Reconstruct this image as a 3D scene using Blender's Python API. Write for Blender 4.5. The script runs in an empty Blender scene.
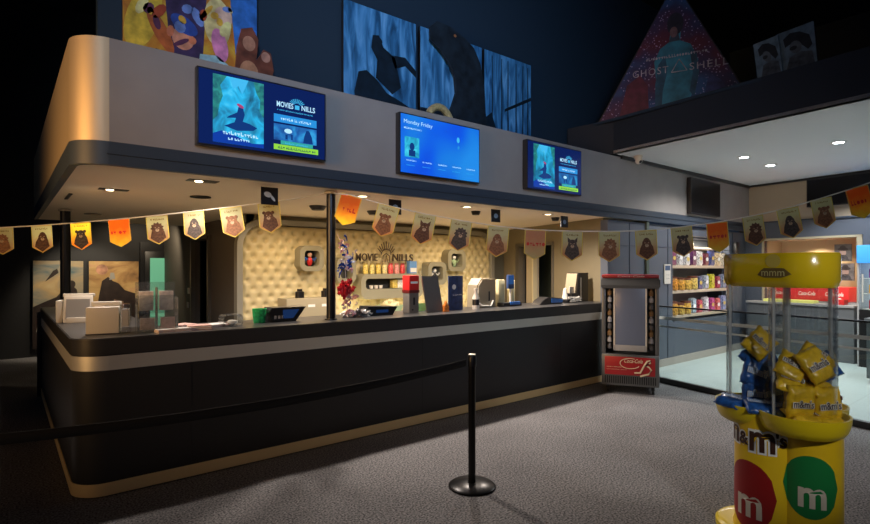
import bpy, bmesh, math, random
from mathutils import Vector, Matrix
random.seed(7)
C = bpy.context.scene.collection
PI = math.pi
# ------------------------------------------------------------------ camera geometry
FPX, CX, HY, EYE = 534.0, 435.0, 268.0, 1.6
yaw = math.atan2(660, 534)
F = Vector((math.cos(yaw), math.sin(yaw), 0)); R = Vector((math.sin(yaw), -math.cos(yaw), 0))
def at(u, v, w):
    """world point seen at u, v at a distance w in front of the eye"""
    p = F*w + R*((u-CX)/FPX*w); return Vector((p.x, p.y, EYE+(HY-v)/FPX*w))
# ------------------------------------------------------------------ materials
MATS = {}
def M(name, col=(.5,.5,.5), rough=.5, metal=0, emit=0, noise=0, nscale=20, bump=0, bscale=80, coat=0, spec=.5, sheen=0, ecol=None, aniso=0):
    if name in MATS: return MATS[name]
    m = bpy.data.materials.new(name); m.use_nodes = True; nt = m.node_tree; b = nt.nodes['Principled BSDF']
    b.inputs['Base Color'].default_value = (*col, 1); b.inputs['Roughness'].default_value = rough
    b.inputs['Metallic'].default_value = metal; b.inputs['Coat Weight'].default_value = coat
    b.inputs['Specular IOR Level'].default_value = spec; b.inputs['Sheen Weight'].default_value = sheen
    b.inputs['Anisotropic'].default_value = aniso
    tc = nt.nodes.new('ShaderNodeTexCoord')
    if noise:
        n = nt.nodes.new('ShaderNodeTexNoise'); n.inputs['Scale'].default_value = nscale; n.inputs['Detail'].default_value = 4
        nt.links.new(tc.outputs['Object'], n.inputs['Vector'])
        r = nt.nodes.new('ShaderNodeValToRGB'); r.color_ramp.elements[0].position = .3; r.color_ramp.elements[1].position = .7
        r.color_ramp.elements[0].color = (*[c*(1-noise) for c in col], 1); r.color_ramp.elements[1].color = (*[min(1, c*(1+noise)) for c in col], 1)
        nt.links.new(n.outputs['Fac'], r.inputs['Fac']); nt.links.new(r.outputs['Color'], b.inputs['Base Color'])
    if bump:
        n2 = nt.nodes.new('ShaderNodeTexNoise'); n2.inputs['Scale'].default_value = bscale; n2.inputs['Detail'].default_value = 3
        nt.links.new(tc.outputs['Object'], n2.inputs['Vector'])
        bp = nt.nodes.new('ShaderNodeBump'); bp.inputs['Strength'].default_value = bump; bp.inputs['Distance'].default_value = .01
        nt.links.new(n2.outputs['Fac'], bp.inputs['Height']); nt.links.new(bp.outputs['Normal'], b.inputs['Normal'])
    if emit:
        b.inputs['Emission Color'].default_value = (*(ecol or col), 1); b.inputs['Emission Strength'].default_value = emit
    MATS[name] = m; return m
def Mpic(name, cols, scale=3, emit=0, stretch=(1,1,1), rough=.5, dist=1.0, detail=5, seed=0):
    """printed or glowing picture: noise in object space through a colour ramp"""
    if name in MATS: return MATS[name]
    m = bpy.data.materials.new(name); m.use_nodes = True; nt = m.node_tree; b = nt.nodes['Principled BSDF']
    tc = nt.nodes.new('ShaderNodeTexCoord'); mp = nt.nodes.new('ShaderNodeMapping'); mp.inputs['Scale'].default_value = stretch
    mp.inputs['Location'].default_value = (seed*3.1, seed*1.7, seed*.9)
    n = nt.nodes.new('ShaderNodeTexNoise'); n.inputs['Scale'].default_value = scale; n.inputs['Detail'].default_value = detail; n.inputs['Distortion'].default_value = dist
    r = nt.nodes.new('ShaderNodeValToRGB'); e = r.color_ramp.elements
    while len(e) < len(cols): e.new(.5)
    for i, c in enumerate(cols): e[i].position = .28+.44*i/(len(cols)-1); e[i].color = (*c, 1)
    nt.links.new(tc.outputs['Object'], mp.inputs['Vector']); nt.links.new(mp.outputs['Vector'], n.inputs['Vector']); nt.links.new(n.outputs['Fac'], r.inputs['Fac'])
    b.inputs['Roughness'].default_value = rough
    if emit:
        b.inputs['Base Color'].default_value = (.01,.01,.01,1); nt.links.new(r.outputs['Color'], b.inputs['Emission Color']); b.inputs['Emission Strength'].default_value = emit
    else: nt.links.new(r.outputs['Color'], b.inputs['Base Color'])
    MATS[name] = m; return m
def Mglass(name, tint=(.9,.95,.95), refl=1.0, rough=.02):
    if name in MATS: return MATS[name]
    m = bpy.data.materials.new(name); m.use_nodes = True; nt = m.node_tree; nt.nodes.clear()
    o = nt.nodes.new('ShaderNodeOutputMaterial'); t = nt.nodes.new('ShaderNodeBsdfTransparent'); g = nt.nodes.new('ShaderNodeBsdfGlossy')
    t.inputs['Color'].default_value = (*tint, 1); g.inputs['Roughness'].default_value = rough
    fr = nt.nodes.new('ShaderNodeLayerWeight'); fr.inputs['Blend'].default_value = .5
    pw = nt.nodes.new('ShaderNodeMath'); pw.operation = 'POWER'; pw.inputs[1].default_value = 4; nt.links.new(fr.outputs['Facing'], pw.inputs[0])
    mu = nt.nodes.new('ShaderNodeMath'); mu.operation = 'MULTIPLY_ADD'; mu.inputs[1].default_value = .6*refl; mu.inputs[2].default_value = .045*refl; mu.use_clamp = True
    mx = nt.nodes.new('ShaderNodeMixShader'); nt.links.new(pw.outputs[0], mu.inputs[0]); nt.links.new(mu.outputs[0], mx.inputs[0])
    nt.links.new(t.outputs[0], mx.inputs[1]); nt.links.new(g.outputs[0], mx.inputs[2]); nt.links.new(mx.outputs[0], o.inputs[0])
    MATS[name] = m; return m
def carpet_mat():
    m = bpy.data.materials.new('carpet'); m.use_nodes = True; nt = m.node_tree; b = nt.nodes['Principled BSDF']
    tc = nt.nodes.new('ShaderNodeTexCoord')
    def noise(s, d=2):
        n = nt.nodes.new('ShaderNodeTexNoise'); n.inputs['Scale'].default_value = s; n.inputs['Detail'].default_value = d
        nt.links.new(tc.outputs['Object'], n.inputs['Vector']); return n
    a = noise(75, 5); c = noise(1.3, 4)
    r = nt.nodes.new('ShaderNodeValToRGB'); r.color_ramp.elements[0].position = .35; r.color_ramp.elements[1].position = .68
    r.color_ramp.elements[0].color = (.055,.055,.06,1); r.color_ramp.elements[1].color = (.36,.35,.36,1)
    nt.links.new(a.outputs['Fac'], r.inputs['Fac'])
    r2 = nt.nodes.new('ShaderNodeValToRGB'); r2.color_ramp.elements[0].color = (.82,.82,.82,1); r2.color_ramp.elements[0].position = .35; r2.color_ramp.elements[1].position = .65; r2.color_ramp.elements[1].color = (1,1,1,1)
    nt.links.new(c.outputs['Fac'], r2.inputs['Fac'])
    mx = nt.nodes.new('ShaderNodeMix'); mx.data_type = 'RGBA'; mx.blend_type = 'MULTIPLY'; mx.inputs[0].default_value = 1
    nt.links.new(r.outputs['Color'], mx.inputs[6]); nt.links.new(r2.outputs['Color'], mx.inputs[7]); nt.links.new(mx.outputs[2], b.inputs['Base Color'])
    b.inputs['Roughness'].default_value = .95; b.inputs['Specular IOR Level'].default_value = .1
    bp = nt.nodes.new('ShaderNodeBump'); bp.inputs['Strength'].default_value = .4; bp.inputs['Distance'].default_value = .003
    nt.links.new(a.outputs['Fac'], bp.inputs['Height']); nt.links.new(bp.outputs['Normal'], b.inputs['Normal']); return m
def tile_mat():
    m = bpy.data.materials.new('pale_tile'); m.use_nodes = True; nt = m.node_tree; b = nt.nodes['Principled BSDF']
    tc = nt.nodes.new('ShaderNodeTexCoord'); br = nt.nodes.new('ShaderNodeTexBrick'); br.offset = 0
    br.inputs['Color1'].default_value = (.43,.51,.50,1); br.inputs['Color2'].default_value = (.40,.48,.47,1); br.inputs['Mortar'].default_value = (.33,.39,.39,1)
    br.inputs['Scale'].default_value = 1; br.inputs['Brick Width'].default_value = .6; br.inputs['Row Height'].default_value = .6; br.inputs['Mortar Size'].default_value = .006
    nt.links.new(tc.outputs['Object'], br.inputs['Vector']); nt.links.new(br.outputs['Color'], b.inputs['Base Color']); b.inputs['Roughness'].default_value = .35; return m
# base colours
soffit_m = M('soffit_laminate', (.325,.305,.295), .5, .1, bump=.25, bscale=260, noise=.06, nscale=3)
bronze_m = M('bronze_sheet', (.60,.47,.30), .5, .6, bump=.1, bscale=200)
navy_m = M('navy_paint', (.012,.03,.055), .6)
bluegrey_m = M('blue_grey_panel', (.085,.10,.13), .5)
band_m = M('dark_blue_band', (.035,.05,.075), .5)
dark_m = M('near_black_laminate', (.029,.030,.034), .35, spec=.3)
black_m = M('black_plastic', (.012,.012,.014), .35)
blackm_m = M('black_metal', (.02,.02,.022), .3, .6)
steel_m = M('brushed_steel', (.72,.71,.66), .4, .6, bump=.08, bscale=150)
brass_m = M('brushed_brass', (.92,.72,.38), .5, .3, bump=.08, bscale=120)
cream_m = M('cream_vinyl', (.60,.52,.30), .4)
olive_m = M('olive_grey_frame', (.27,.26,.19), .5)
beige_m = M('beige_wall_paint', (.20,.17,.105), .8, noise=.05, nscale=3)
whitep_m = M('white_plastic', (.66,.63,.57), .4)
greyp_m = M('grey_plastic', (.3,.3,.3), .5)
ceil_m = M('ceiling_paint', (.78,.68,.54), .85)
wallgrey_m = M('dark_grey_paint', (.075,.07,.065), .8)
yellow_m = M('yellow_plastic', (.80,.60,.01), .3, coat=.3)
red_m = M('red_plastic', (.55,.02,.02), .35)
blue_m = M('blue_plastic', (.02,.12,.5), .4)
green_m = M('green_plastic', (.02,.4,.12), .4)
acrylic_m = Mglass('clear_acrylic', (.975,.98,.98), 1.2, .05)
def Mrod(name):
    m = Mglass(name, (.9,.92,.92), 2.5, .15); nt = m.node_tree; o = nt.nodes['Material Output']; src = o.inputs[0].links[0].from_socket
    d = nt.nodes.new('ShaderNodeBsdfDiffuse'); d.inputs[0].default_value = (.7,.72,.72,1); mx = nt.nodes.new('ShaderNodeMixShader'); mx.inputs[0].default_value = .45
    nt.links.new(src, mx.inputs[1]); nt.links.new(d.outputs[0], mx.inputs[2]); nt.links.new(mx.outputs[0], o.inputs[0]); return m
hold_m = Mrod('holder_acrylic'); hold_m.node_tree.nodes['Mix Shader.001'].inputs[0].default_value = .05
glass_m = Mglass('clear_glass', (.90,.94,.94), .8, .01)
brown_m = M('dark_brown_print', (.045,.02,.012), .5)
white_m = M('white_print', (.8,.8,.78), .5)
# ------------------------------------------------------------------ mesh builder
class MB:
    def __init__(s): s.bm = bmesh.new(); s.mats = []
    def mi(s, m):
        if m not in s.mats: s.mats.append(m)
        return s.mats.index(m)
    def face(s, pts, m):
        vs = [s.bm.verts.new(p) for p in pts]
        try: f = s.bm.faces.new(vs); f.material_index = s.mi(m); return f
        except ValueError: return None
    def merge(s, t, m, mat=None):
        if mat is not None: bmesh.ops.transform(t, matrix=mat, verts=t.verts)
        me = bpy.data.meshes.new('tmp'); t.to_mesh(me); t.free(); n = len(s.bm.faces); s.bm.from_mesh(me); bpy.data.meshes.remove(me)
        s.bm.faces.ensure_lookup_table(); k = s.mi(m)
        for f in s.bm.faces[n:]: f.material_index = k
        return s
    def box(s, x0, x1, y0, y1, z0, z1, m, bev=0, seg=2, mat=None):
        t = bmesh.new(); bmesh.ops.create_cube(t, size=1)
        for v in t.verts: v.co = Vector((x0+(v.co.x+.5)*(x1-x0), y0+(v.co.y+.5)*(y1-y0), z0+(v.co.z+.5)*(z1-z0)))
        if bev: bmesh.ops.bevel(t, geom=t.edges[:], offset=bev, segments=seg, affect='EDGES', profile=.6)
        return s.merge(t, m, mat)
    def prism(s, poly, z0, z1, m, bev=0, mat=None, seg=2):
        t = bmesh.new(); a = [t.verts.new((x, y, z0)) for x, y in poly]; b = [t.verts.new((x, y, z1)) for x, y in poly]; n = len(poly)
        t.faces.new(list(reversed(a))); top = t.faces.new(b)
        for i in range(n): t.faces.new((a[i], a[(i+1) % n], b[(i+1) % n], b[i]))
        bmesh.ops.recalc_face_normals(t, faces=t.faces[:])
        if bev: bmesh.ops.bevel(t, geom=[e for e in t.edges if abs(e.verts[0].co.z-e.verts[1].co.z) < 1e-6], offset=bev, segments=seg, affect='EDGES')
        return s.merge(t, m, mat)
    def ring(s, outer, inner, z0, z1, m, mat=None):
        """tube wall between two outlines with the same count"""
        t = bmesh.new(); n = len(outer); L = []
        for poly, z in ((outer, z0), (outer, z1), (inner, z1), (inner, z0)): L.append([t.verts.new((x, y, z)) for x, y in poly])
        for k in range(4):
            for i in range(n): t.faces.new((L[k][i], L[k][(i+1) % n], L[(k+1) % 4][(i+1) % n], L[(k+1) % 4][i]))
        bmesh.ops.recalc_face_normals(t, faces=t.faces[:]); return s.merge(t, m, mat)
    def lathe(s, prof, m, c=(0,0,0), seg=32, mat=None):
        t = bmesh.new(); rows = []
        for r, z in prof:
            if r < 1e-6: rows.append([t.verts.new((c[0], c[1], c[2]+z))])
            else: rows.append([t.verts.new((c[0]+r*math.cos(2*PI*i/seg), c[1]+r*math.sin(2*PI*i/seg), c[2]+z)) for i in range(seg)])
        for a, b in zip(rows, rows[1:]):
            for i in range(seg):
                j = (i+1) % seg
                if len(a) == 1 and len(b) == 1: continue
                if len(a) == 1: t.faces.new((a[0], b[i], b[j]))
                elif len(b) == 1: t.faces.new((a[i], a[j], b[0]))
                else: t.faces.new((a[i], a[j], b[j], b[i]))
        bmesh.ops.recalc_face_normals(t, faces=t.faces[:]); return s.merge(t, m, mat)
    def cyl(s, p0, p1, r, m, seg=20, r2=None):
        p0, p1 = Vector(p0), Vector(p1); d = p1-p0; q = d.to_track_quat('Z', 'Y').to_matrix().to_4x4()
        L = d.length; r2 = r if r2 is None else r2
        return s.lathe([(0,0),(r,0),(r2,L),(0,L)], m, seg=seg, mat=Matrix.Translation(p0) @ q)
    def tube(s, pts, r, m, seg=8, flat=1.0):
        t = bmesh.new(); pts = [Vector(p) for p in pts]; rows = []
        for i, p in enumerate(pts):
            d = (pts[min(i+1, len(pts)-1)]-pts[max(i-1, 0)]).normalized(); up = Vector((0,0,1)) if abs(d.z) < .9 else Vector((1,0,0))
            a = d.cross(up).normalized(); b = a.cross(d).normalized()
            rows.append([t.verts.new(p+a*r*flat*math.cos(2*PI*k/seg)+b*r*math.sin(2*PI*k/seg)) for k in range(seg)])
        for a, b in zip(rows, rows[1:]):
            for i in range(seg): t.faces.new((a[i], a[(i+1) % seg], b[(i+1) % seg], b[i]))
        t.faces.new(list(reversed(rows[0]))); t.faces.new(rows[-1]); bmesh.ops.recalc_face_normals(t, faces=t.faces[:]); return s.merge(t, m)
    def ball(s, c, r, m, sub=3, jit=0, seed=0, freq=6):
        t = bmesh.new(); bmesh.ops.create_icosphere(t, subdivisions=sub, radius=1); from mathutils import noise
        r = r if hasattr(r, '__len__') else (r, r, r)
        for v in t.verts:
            k = 1+jit*noise.noise(v.co*freq+Vector((seed*7.3, seed, 0))); v.co = Vector((c[0]+v.co.x*r[0]*k, c[1]+v.co.y*r[1]*k, c[2]+v.co.z*r[2]*k))
        return s.merge(t, m)
    def text(s, body, m, fr, x, y, size, off=.001, ext=.0, bold=0, shear=0, width=None, spacing=1, align='LEFT', fn=None):
        key = (body, round(size,4), bold, shear, spacing, align)
        if key not in TXT:
            c = bpy.data.curves.new('t', 'FONT'); c.body = body; c.size = size; c.offset = bold; c.shear = shear; c.space_character = spacing; c.align_x = align; c.resolution_u = 3
            o = bpy.data.objects.new('t', c); C.objects.link(o); dg = bpy.context.evaluated_depsgraph_get()
            me = bpy.data.meshes.new_from_object(o.evaluated_get(dg)); bpy.data.objects.remove(o); bpy.data.curves.remove(c); TXT[key] = me
        me = TXT[key]; xs = [v.co.x for v in me.vertices]
        sx = width/(max(xs)-min(xs)) if width and xs else 1
        x0 = min(xs) if (xs and align == 'LEFT') else 0
        t = bmesh.new(); t.from_mesh(me)
        if ext:
            g = bmesh.ops.extrude_face_region(t, geom=t.faces[:]); 
            for v in [e for e in g['geom'] if isinstance(e, bmesh.types.BMVert)]: v.co.z += ext
            bmesh.ops.recalc_face_normals(t, faces=t.faces[:])
        for v in t.verts:
            px, py, pz = x+(v.co.x-x0)*sx, y+v.co.y, off+v.co.z
            v.co = fn(px, py, pz) if fn else fr(px, py, pz)
        return s.merge(t, m)
    def flat(s, pts, m, fr, off=.001): return s.face([fr(x, y, off) for x, y in pts], m)
    def rect(s, x0, x1, y0, y1, m, fr, off=.001): return s.flat([(x0,y0),(x1,y0),(x1,y1),(x0,y1)], m, fr, off)
    def ell(s, cx, cy, rx, ry, m, fr, off=.001, n=20, rot=0):
        return s.flat([(cx+rx*math.cos(a)*math.cos(rot)-ry*math.sin(a)*math.sin(rot), cy+rx*math.cos(a)*math.sin(rot)+ry*math.sin(a)*math.cos(rot)) for a in [2*PI*i/n for i in range(n)]], m, fr, off)
    def build(s, name, parent=None, smooth=True, loc=None):
        if smooth:
            bmesh.ops.remove_doubles(s.bm, verts=s.bm.verts[:], dist=1e-5) if smooth == 'weld' else None
            for f in s.bm.faces: f.smooth = True
            for e in s.bm.edges:
                if len(e.link_faces) != 2 or e.calc_face_angle(0) > .6: e.smooth = False
        me = bpy.data.meshes.new(name); s.bm.to_mesh(me); s.bm.free()
        for m in s.mats: me.materials.append(m)
        o = bpy.data.objects.new(name, me); C.objects.link(o); o.parent = parent
        if loc is not None: o.location = loc
        return o
TXT = {}
def frame(o, ux, uy=(0,0,1)):
    o, ux, uy = Vector(o), Vector(ux).normalized(), Vector(uy).normalized(); n = ux.cross(uy)
    return lambda x, y, z=0: o+ux*x+uy*y+n*z
def rr(w, h, r, n=5, cx=0, cy=0):
    p = []
    for sx, sy, a0 in ((1,1,0),(-1,1,90),(-1,-1,180),(1,-1,270)):
        for k in range(n+1):
            a = math.radians(a0+90*k/n); p.append((cx+sx*(w/2-r)+r*math.cos(a), cy+sy*(h/2-r)+r*math.sin(a)))
    return p
def tag(o, label, cat, group=None, kind=None):
    o['label'] = label; o['category'] = cat
    if group: o['group'] = group
    if kind: o['kind'] = kind
    return o
def thing(name, label, cat, loc=(0,0,0), rz=0, group=None):
    o = bpy.data.objects.new(name, None); C.objects.link(o); o.location = loc; o.rotation_euler = (0,0,rz); o.empty_display_size = .1
    return tag(o, label, cat, group)
def struct(o, label=None, cat='setting'):
    o['kind'] = 'structure'
    if label: o['label'] = label; o['category'] = cat
    return o
def dup(root, loc, rot=None, label=None, group=None):
    def cp(o, par):
        c = o.copy(); C.objects.link(c); c.parent = par
        for ch in list(o.children): cp(ch, c)
        return c
    r = cp(root, None); r.location = loc
    if rot is not None: r.rotation_euler = rot
    if label: r['label'] = label
    if group: r['group'] = group
    return r
def subd(o, n=1):
    m = o.modifiers.new('s', 'SUBSURF'); m.levels = n; m.render_levels = n; return o
def quad_wall(name, p, q, z0, z1, m, label, th=.1, holes=()):
    """vertical wall between plan points p and q, thickness th on its far side, holes given as (s0,s1,z0,z1) along it"""
    p, q = Vector((*p, 0)), Vector((*q, 0)); d = (q-p); L = d.length; d.normalize(); n = Vector((-d.y, d.x, 0))
    b = MB(); mat = Matrix(((d.x, n.x, 0, p.x), (d.y, n.y, 0, p.y), (0,0,1,0), (0,0,0,1)))
    xs = sorted({0, L, *[h[0] for h in holes], *[h[1] for h in holes]}); zs = sorted({z0, z1, *[h[2] for h in holes], *[h[3] for h in holes]})
    for a, c in zip(xs, xs[1:]):
        run = None
        for e, g in zip(zs, zs[1:]):
            hole = any(h[0]-1e-6 <= a and c <= h[1]+1e-6 and h[2]-1e-6 <= e and g <= h[3]+1e-6 for h in holes)
            if hole:
                if run: b.box(a, c, 0, th, run[0], run[1], m, mat=mat); run = None
            else: run = (run[0], g) if run else (e, g)
        if run: b.box(a, c, 0, th, run[0], run[1], m, mat=mat)
    return struct(b.build(name, smooth=False), label, 'wall')
# ------------------------------------------------------------------ the setting
GA, GB = Vector((7.26, 4.30, 0)), Vector((6.38, -.10, 0))           # line of the glass barrier
b = MB(); b.face([(-7,-5,0),(6.0,-5,0),(6.38,-.1,0),(7.26,4.3,0),(7.26,12.2,0),(-7,12.2,0)], carpet_mat())
struct(b.build('floor', smooth=False), 'dark grey speckled carpet in front of the snack counter', 'floor')
b = MB(); b.face([(6.0,-5,0),(13,-5,0),(13,12.2,0),(7.26,12.2,0),(7.26,4.3,0),(6.38,-.1,0)], tile_mat())
struct(b.build('floor', smooth=False), 'pale glossy tiled floor behind the glass barrier', 'floor')
b = MB(); b.box(1.05,7.1,5.05,11.9,.002,.012,M('bounce_floor_beige',(.45,.38,.28),.5)); b.box(7.1,7.6,7.0,7.2,.002,.01,M('bounce_floor_beige')); struct(b.build('floor', smooth=False), 'unseen beige floor added inside the booth to bounce light', 'floor')  # hidden pale floor, added to bounce light up to the booth ceiling
b = MB(); b.box(-7, 13, -3, 12.2, 6.4, 6.5, navy_m); struct(b.build('ceiling', smooth=False), 'high dark navy ceiling', 'ceiling')
quad_wall('wall_back', (-7, 12.0), (8.5, 12.0), 0, 6.4, M('black_wall_paint', (.009,.009,.010), .6), 'near black far wall on the left with posters')
quad_wall('wall_side', (2.55, 11.95), (2.55, 7.2), 0, 2.6, M('warm_grey_paint', (.12,.11,.095), .8), 'warm grey side wall with an open doorway', th=-.1 if False else .1, holes=((2.22, 3.13, 0, 2.06),))
# back wall of the booth
quad_wall('wall_front', (2.45, 7.2), (7.6, 7.2), 0, 2.4, M('green_grey_paint', (.17,.17,.13), .7), 'green grey wall behind the padded panel')
# right side wall of the booth with an open doorway
quad_wall('wall_right', (7.55, 7.25), (6.78, 4.5), 0, 2.4, beige_m, 'beige wall with a narrow doorway right of the padded panel', holes=((0.532, 1.645, 0, 2.0),))
# blue-grey wall in the line of the soffit
SH0, SH1 = 8.66, 10.85
quad_wall('wall_shelf', (6.78, 4.42), (11.62, 4.42), 0, 2.30, bluegrey_m, 'blue grey panelled wall right of the counter', th=.12, holes=((SH0-6.78, SH1-6.78, .70, 2.16),))
b = MB()
for x in (7.35, 8.5, 10.98): b.box(x-.006, x+.006, 4.412, 4.421, 0, 2.28, band_m)
b.box(6.8, 11.5, 4.411, 4.421, 1.93, 1.94, band_m); b.box(6.8, 11.5, 4.40, 4.421, .0, .12, M('stone_skirting', (.35,.32,.28), .6))
struct(b.build('trim_3'), 'panel joints and skirting on the blue grey wall', 'trim')
# booth ceiling, dark band and soffit as one rounded box
def corner_outline(x0, y0, x1, y1, r, n=10):
    p = [(x1, y0), (x1, y1), (x0, y1)]
    for k in range(n+1):
        a = PI+PI/2*k/n; p.append((x0+r+r*math.cos(a), y0+r+r*math.sin(a)))
    return p
def strip_outline(x0, y0, x1, y1, r, th, part, n=12):
    """thin plate that follows the front (part f), the rounded corner (c) or the left side (l)"""
    if part == 'f': return [(x0+r, y0), (x1, y0), (x1, y0+th), (x0+r, y0+th)]
    if part == 'l': return [(x0, y0+r), (x0+th, y0+r), (x0+th, y1), (x0, y1)]
    o = [(x0+r+r*math.cos(PI+PI/2*k/n), y0+r+r*math.sin(PI+PI/2*k/n)) for k in range(n+1)]
    i = [(x0+r+(r-th)*math.cos(PI+PI/2*k/n), y0+r+(r-th)*math.sin(PI+PI/2*k/n)) for k in range(n, -1, -1)]
    return o+i
b = MB(); b.prism(corner_outline(.375, 4.365, 7.62, 9.95, .2), 2.33, 2.36, ceil_m)
struct(b.build('ceiling'), 'warm lit flat ceiling over the snack counter', 'ceiling')
b = MB()
for p in ('f', 'c', 'l'): b.prism(strip_outline(.36, 4.35, 11.6 if p == 'f' else 7, 9.95, .22, .05, p), 2.325, 2.49, band_m)
b.prism(strip_outline(.345, 4.335, 11.6, 9.95, .22, .05, 'f'), 2.40, 2.41, band_m)
struct(b.build('trim_1'), 'dark blue band along the bottom of the soffit', 'trim')
b = MB()
b.prism(strip_outline(.36, 4.35, 11.6, 9.95, .22, .05, 'f'), 2.49, 3.215, soffit_m)
b.prism(strip_outline(.36, 4.35, 11.6, 9.95, .22, .05, 'c'), 2.49, 3.215, bronze_m)
b.prism(strip_outline(.36, 4.35, 11.6, 9.95, .22, .05, 'l'), 2.49, 3.215, bronze_m)
b.prism(corner_outline(.41, 4.40, 6.7, 9.90, .18), 3.17, 3.20, navy_m)
struct(b.build('wall_soffit'), 'pale metallic soffit with a rounded bronze corner above the counter', 'wall')
quad_wall('wall_beyond', (12.6, 5.12), (12.6, -3), 3.24, 6.4, navy_m, 'dark navy wall far above the canopy')
quad_wall('wall_upper', (.6, 5.12), (12.7, 5.12), 3.20, 6.4, navy_m, 'dark navy wall above the soffit behind the hanging posters')
# canopy over the right hand area
CA, CB = (6.80, 4.34), (6.28, -.3)
b = MB(); poly = [CA, CB, (12.5,-.3), (12.5,4.34)]
b.prism(poly, 3.24, 3.28, M('white_ceiling_paint', (.62,.63,.65), .8)); struct(b.build('ceiling', smooth=False), 'pale ceiling of the lower canopy over the glassed area', 'ceiling')
b = MB(); b.prism([(6.72,5.08),CA,CB,(CB[0]+.08,CB[1]),(CA[0]+.08,CA[1]),(6.80,5.08)], 3.24, 3.73, M('canopy_fascia', (.012,.02,.034), .6))
b.prism([(6.8,5.08),(CB[0]+.08,CB[1]),(12.5,-.3),(12.5,5.08)], 3.69, 3.73, navy_m)
struct(b.build('wall_canopy', smooth=False), 'dark fascia along the edge of the lower canopy', 'wall')
# far right wall, slightly out of square, with a serving opening
W0, W1 = Vector((11.62,4.55,0)), Vector((10.88,-.5,0)); wd = (W1-W0).normalized()
def won(s, z=0, out=0): p = W0+wd*s; n = Vector((wd.y, -wd.x, 0)); return Vector((p.x+n.x*out, p.y+n.y*out, z))   # out is towards the glass
wang = math.atan2(wd.y, wd.x); WL = (W1-W0).length
quad_wall('wall_far', tuple(W0.xy), tuple(W1.xy), 2.50, 3.24, M('cream_wall_paint', (.36,.30,.23), .8), 'cream upper wall on the far right')
quad_wall('wall_niche', tuple(W0.xy), tuple(W1.xy), 0, 2.50, bluegrey_m, 'blue grey lower wall on the far right with a serving opening', holes=((.5, 2.02, 1.0, 2.13),))
b = MB()
mt = Matrix(((wd.x, -wd.y, 0, W0.x), (wd.y, wd.x, 0, W0.y), (0,0,1,0), (0,0,0,1)))
nb = M('niche_beige', (.40,.35,.24), .7)
b.box(.46,.5,-.02,.7,1.0,2.17,nb,mat=mt); b.box(2.02,2.10,-.02,.7,1.0,2.17,nb,mat=mt); b.box(.46,2.1,-.02,.7,2.13,2.17,nb,mat=mt); b.box(.46,2.1,.62,.7,1.0,2.13,nb,mat=mt); b.box(.46,2.1,-.02,.7,.97,1.0,greyp_m,mat=mt)
struct(b.build('trim_2'), 'beige lining of the serving opening', 'trim')
b = MB(); b.box(0, WL, -.03, .0, 3.2, 3.24, black_m, mat=mt); b.box(0, WL, -.03, 0, 2.47, 2.50, band_m, mat=mt); b.box(7.0, 11.6, 4.32, 4.35, 3.19, 3.24, black_m)
struct(b.build('trim_4', smooth=False), 'dark trim where the walls meet the canopy ceiling', 'trim')
# doorway frames
b = MB(); dm = M('dark_bronze_frame', (.16,.15,.13), .4, .4)
for y in (9.76, 8.79): b.box(2.50, 2.57, y-.035, y+.035, 0, 2.1, dm)
b.box(2.50, 2.57, 8.75, 9.8, 2.06, 2.12, dm); b.box(3.3, 3.35, 7.4, 11.95, 0, 2.6, black_m)  # last box: black sheet added behind the opening to keep it dark
struct(b.build('door_1'), 'dark open doorway in the warm grey side wall', 'door')
# doorway right of the padded panel: frame, half-open leaf, dark green passage
wr = (Vector((6.78,4.5,0))-Vector((7.55,7.25,0))).normalized(); mr = Matrix(((wr.x,-wr.y,0,7.55),(wr.y,wr.x,0,7.25),(0,0,1,0),(0,0,0,1)))
DA, DB = 0.532, 1.645
b = MB(); b.box(DA-1.6,DB+1.0,.1,1.05,3.0,3.05,navy_m,mat=mr); b.box(DA-.02,DA+.09,-.02,.12,0,2.03,dm,mat=mr); b.box(DB-.02,DB+.02,-.02,.12,0,2.03,dm,mat=mr); b.box(DA-.02,DB+.02,-.02,.12,1.99,2.04,dm,mat=mr)
b.box(DA-1.6,DB+1.05,1.0,1.05,0,3.2,M('passage_green', (.09,.12,.10), .8),mat=mr)
b.box(DA+.16,DA+.50,.1,.14,0,1.97,M('door_leaf_beige', (.45,.40,.28), .6),mat=mr); b.box(DA+.46,DA+.50,.02,.1,0,1.97,M('door_edge_cream',(.62,.56,.36),.5),mat=mr)
b.box(DA+.58,DA+.66,.9,1.0,1.0,1.35,black_m,mat=mr)
struct(b.build('door_2'), 'open doorway with a beige leaf right of the padded panel', 'door')
# green frosted door at the far end
b = MB(); b.box(2.2,2.66,11.90,11.98,0,1.93,black_m,bev=.005); b.box(2.12,2.9,11.93,11.985,0,2.12,black_m)
b.box(2.29,2.62,11.885,11.90,.1,1.80,M('green_lit_glass', (.12,.35,.22), .3, emit=.42, ecol=(.20,.62,.36)))
struct(b.build('door_3'), 'black framed door with a glowing green frosted pane', 'door')
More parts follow.
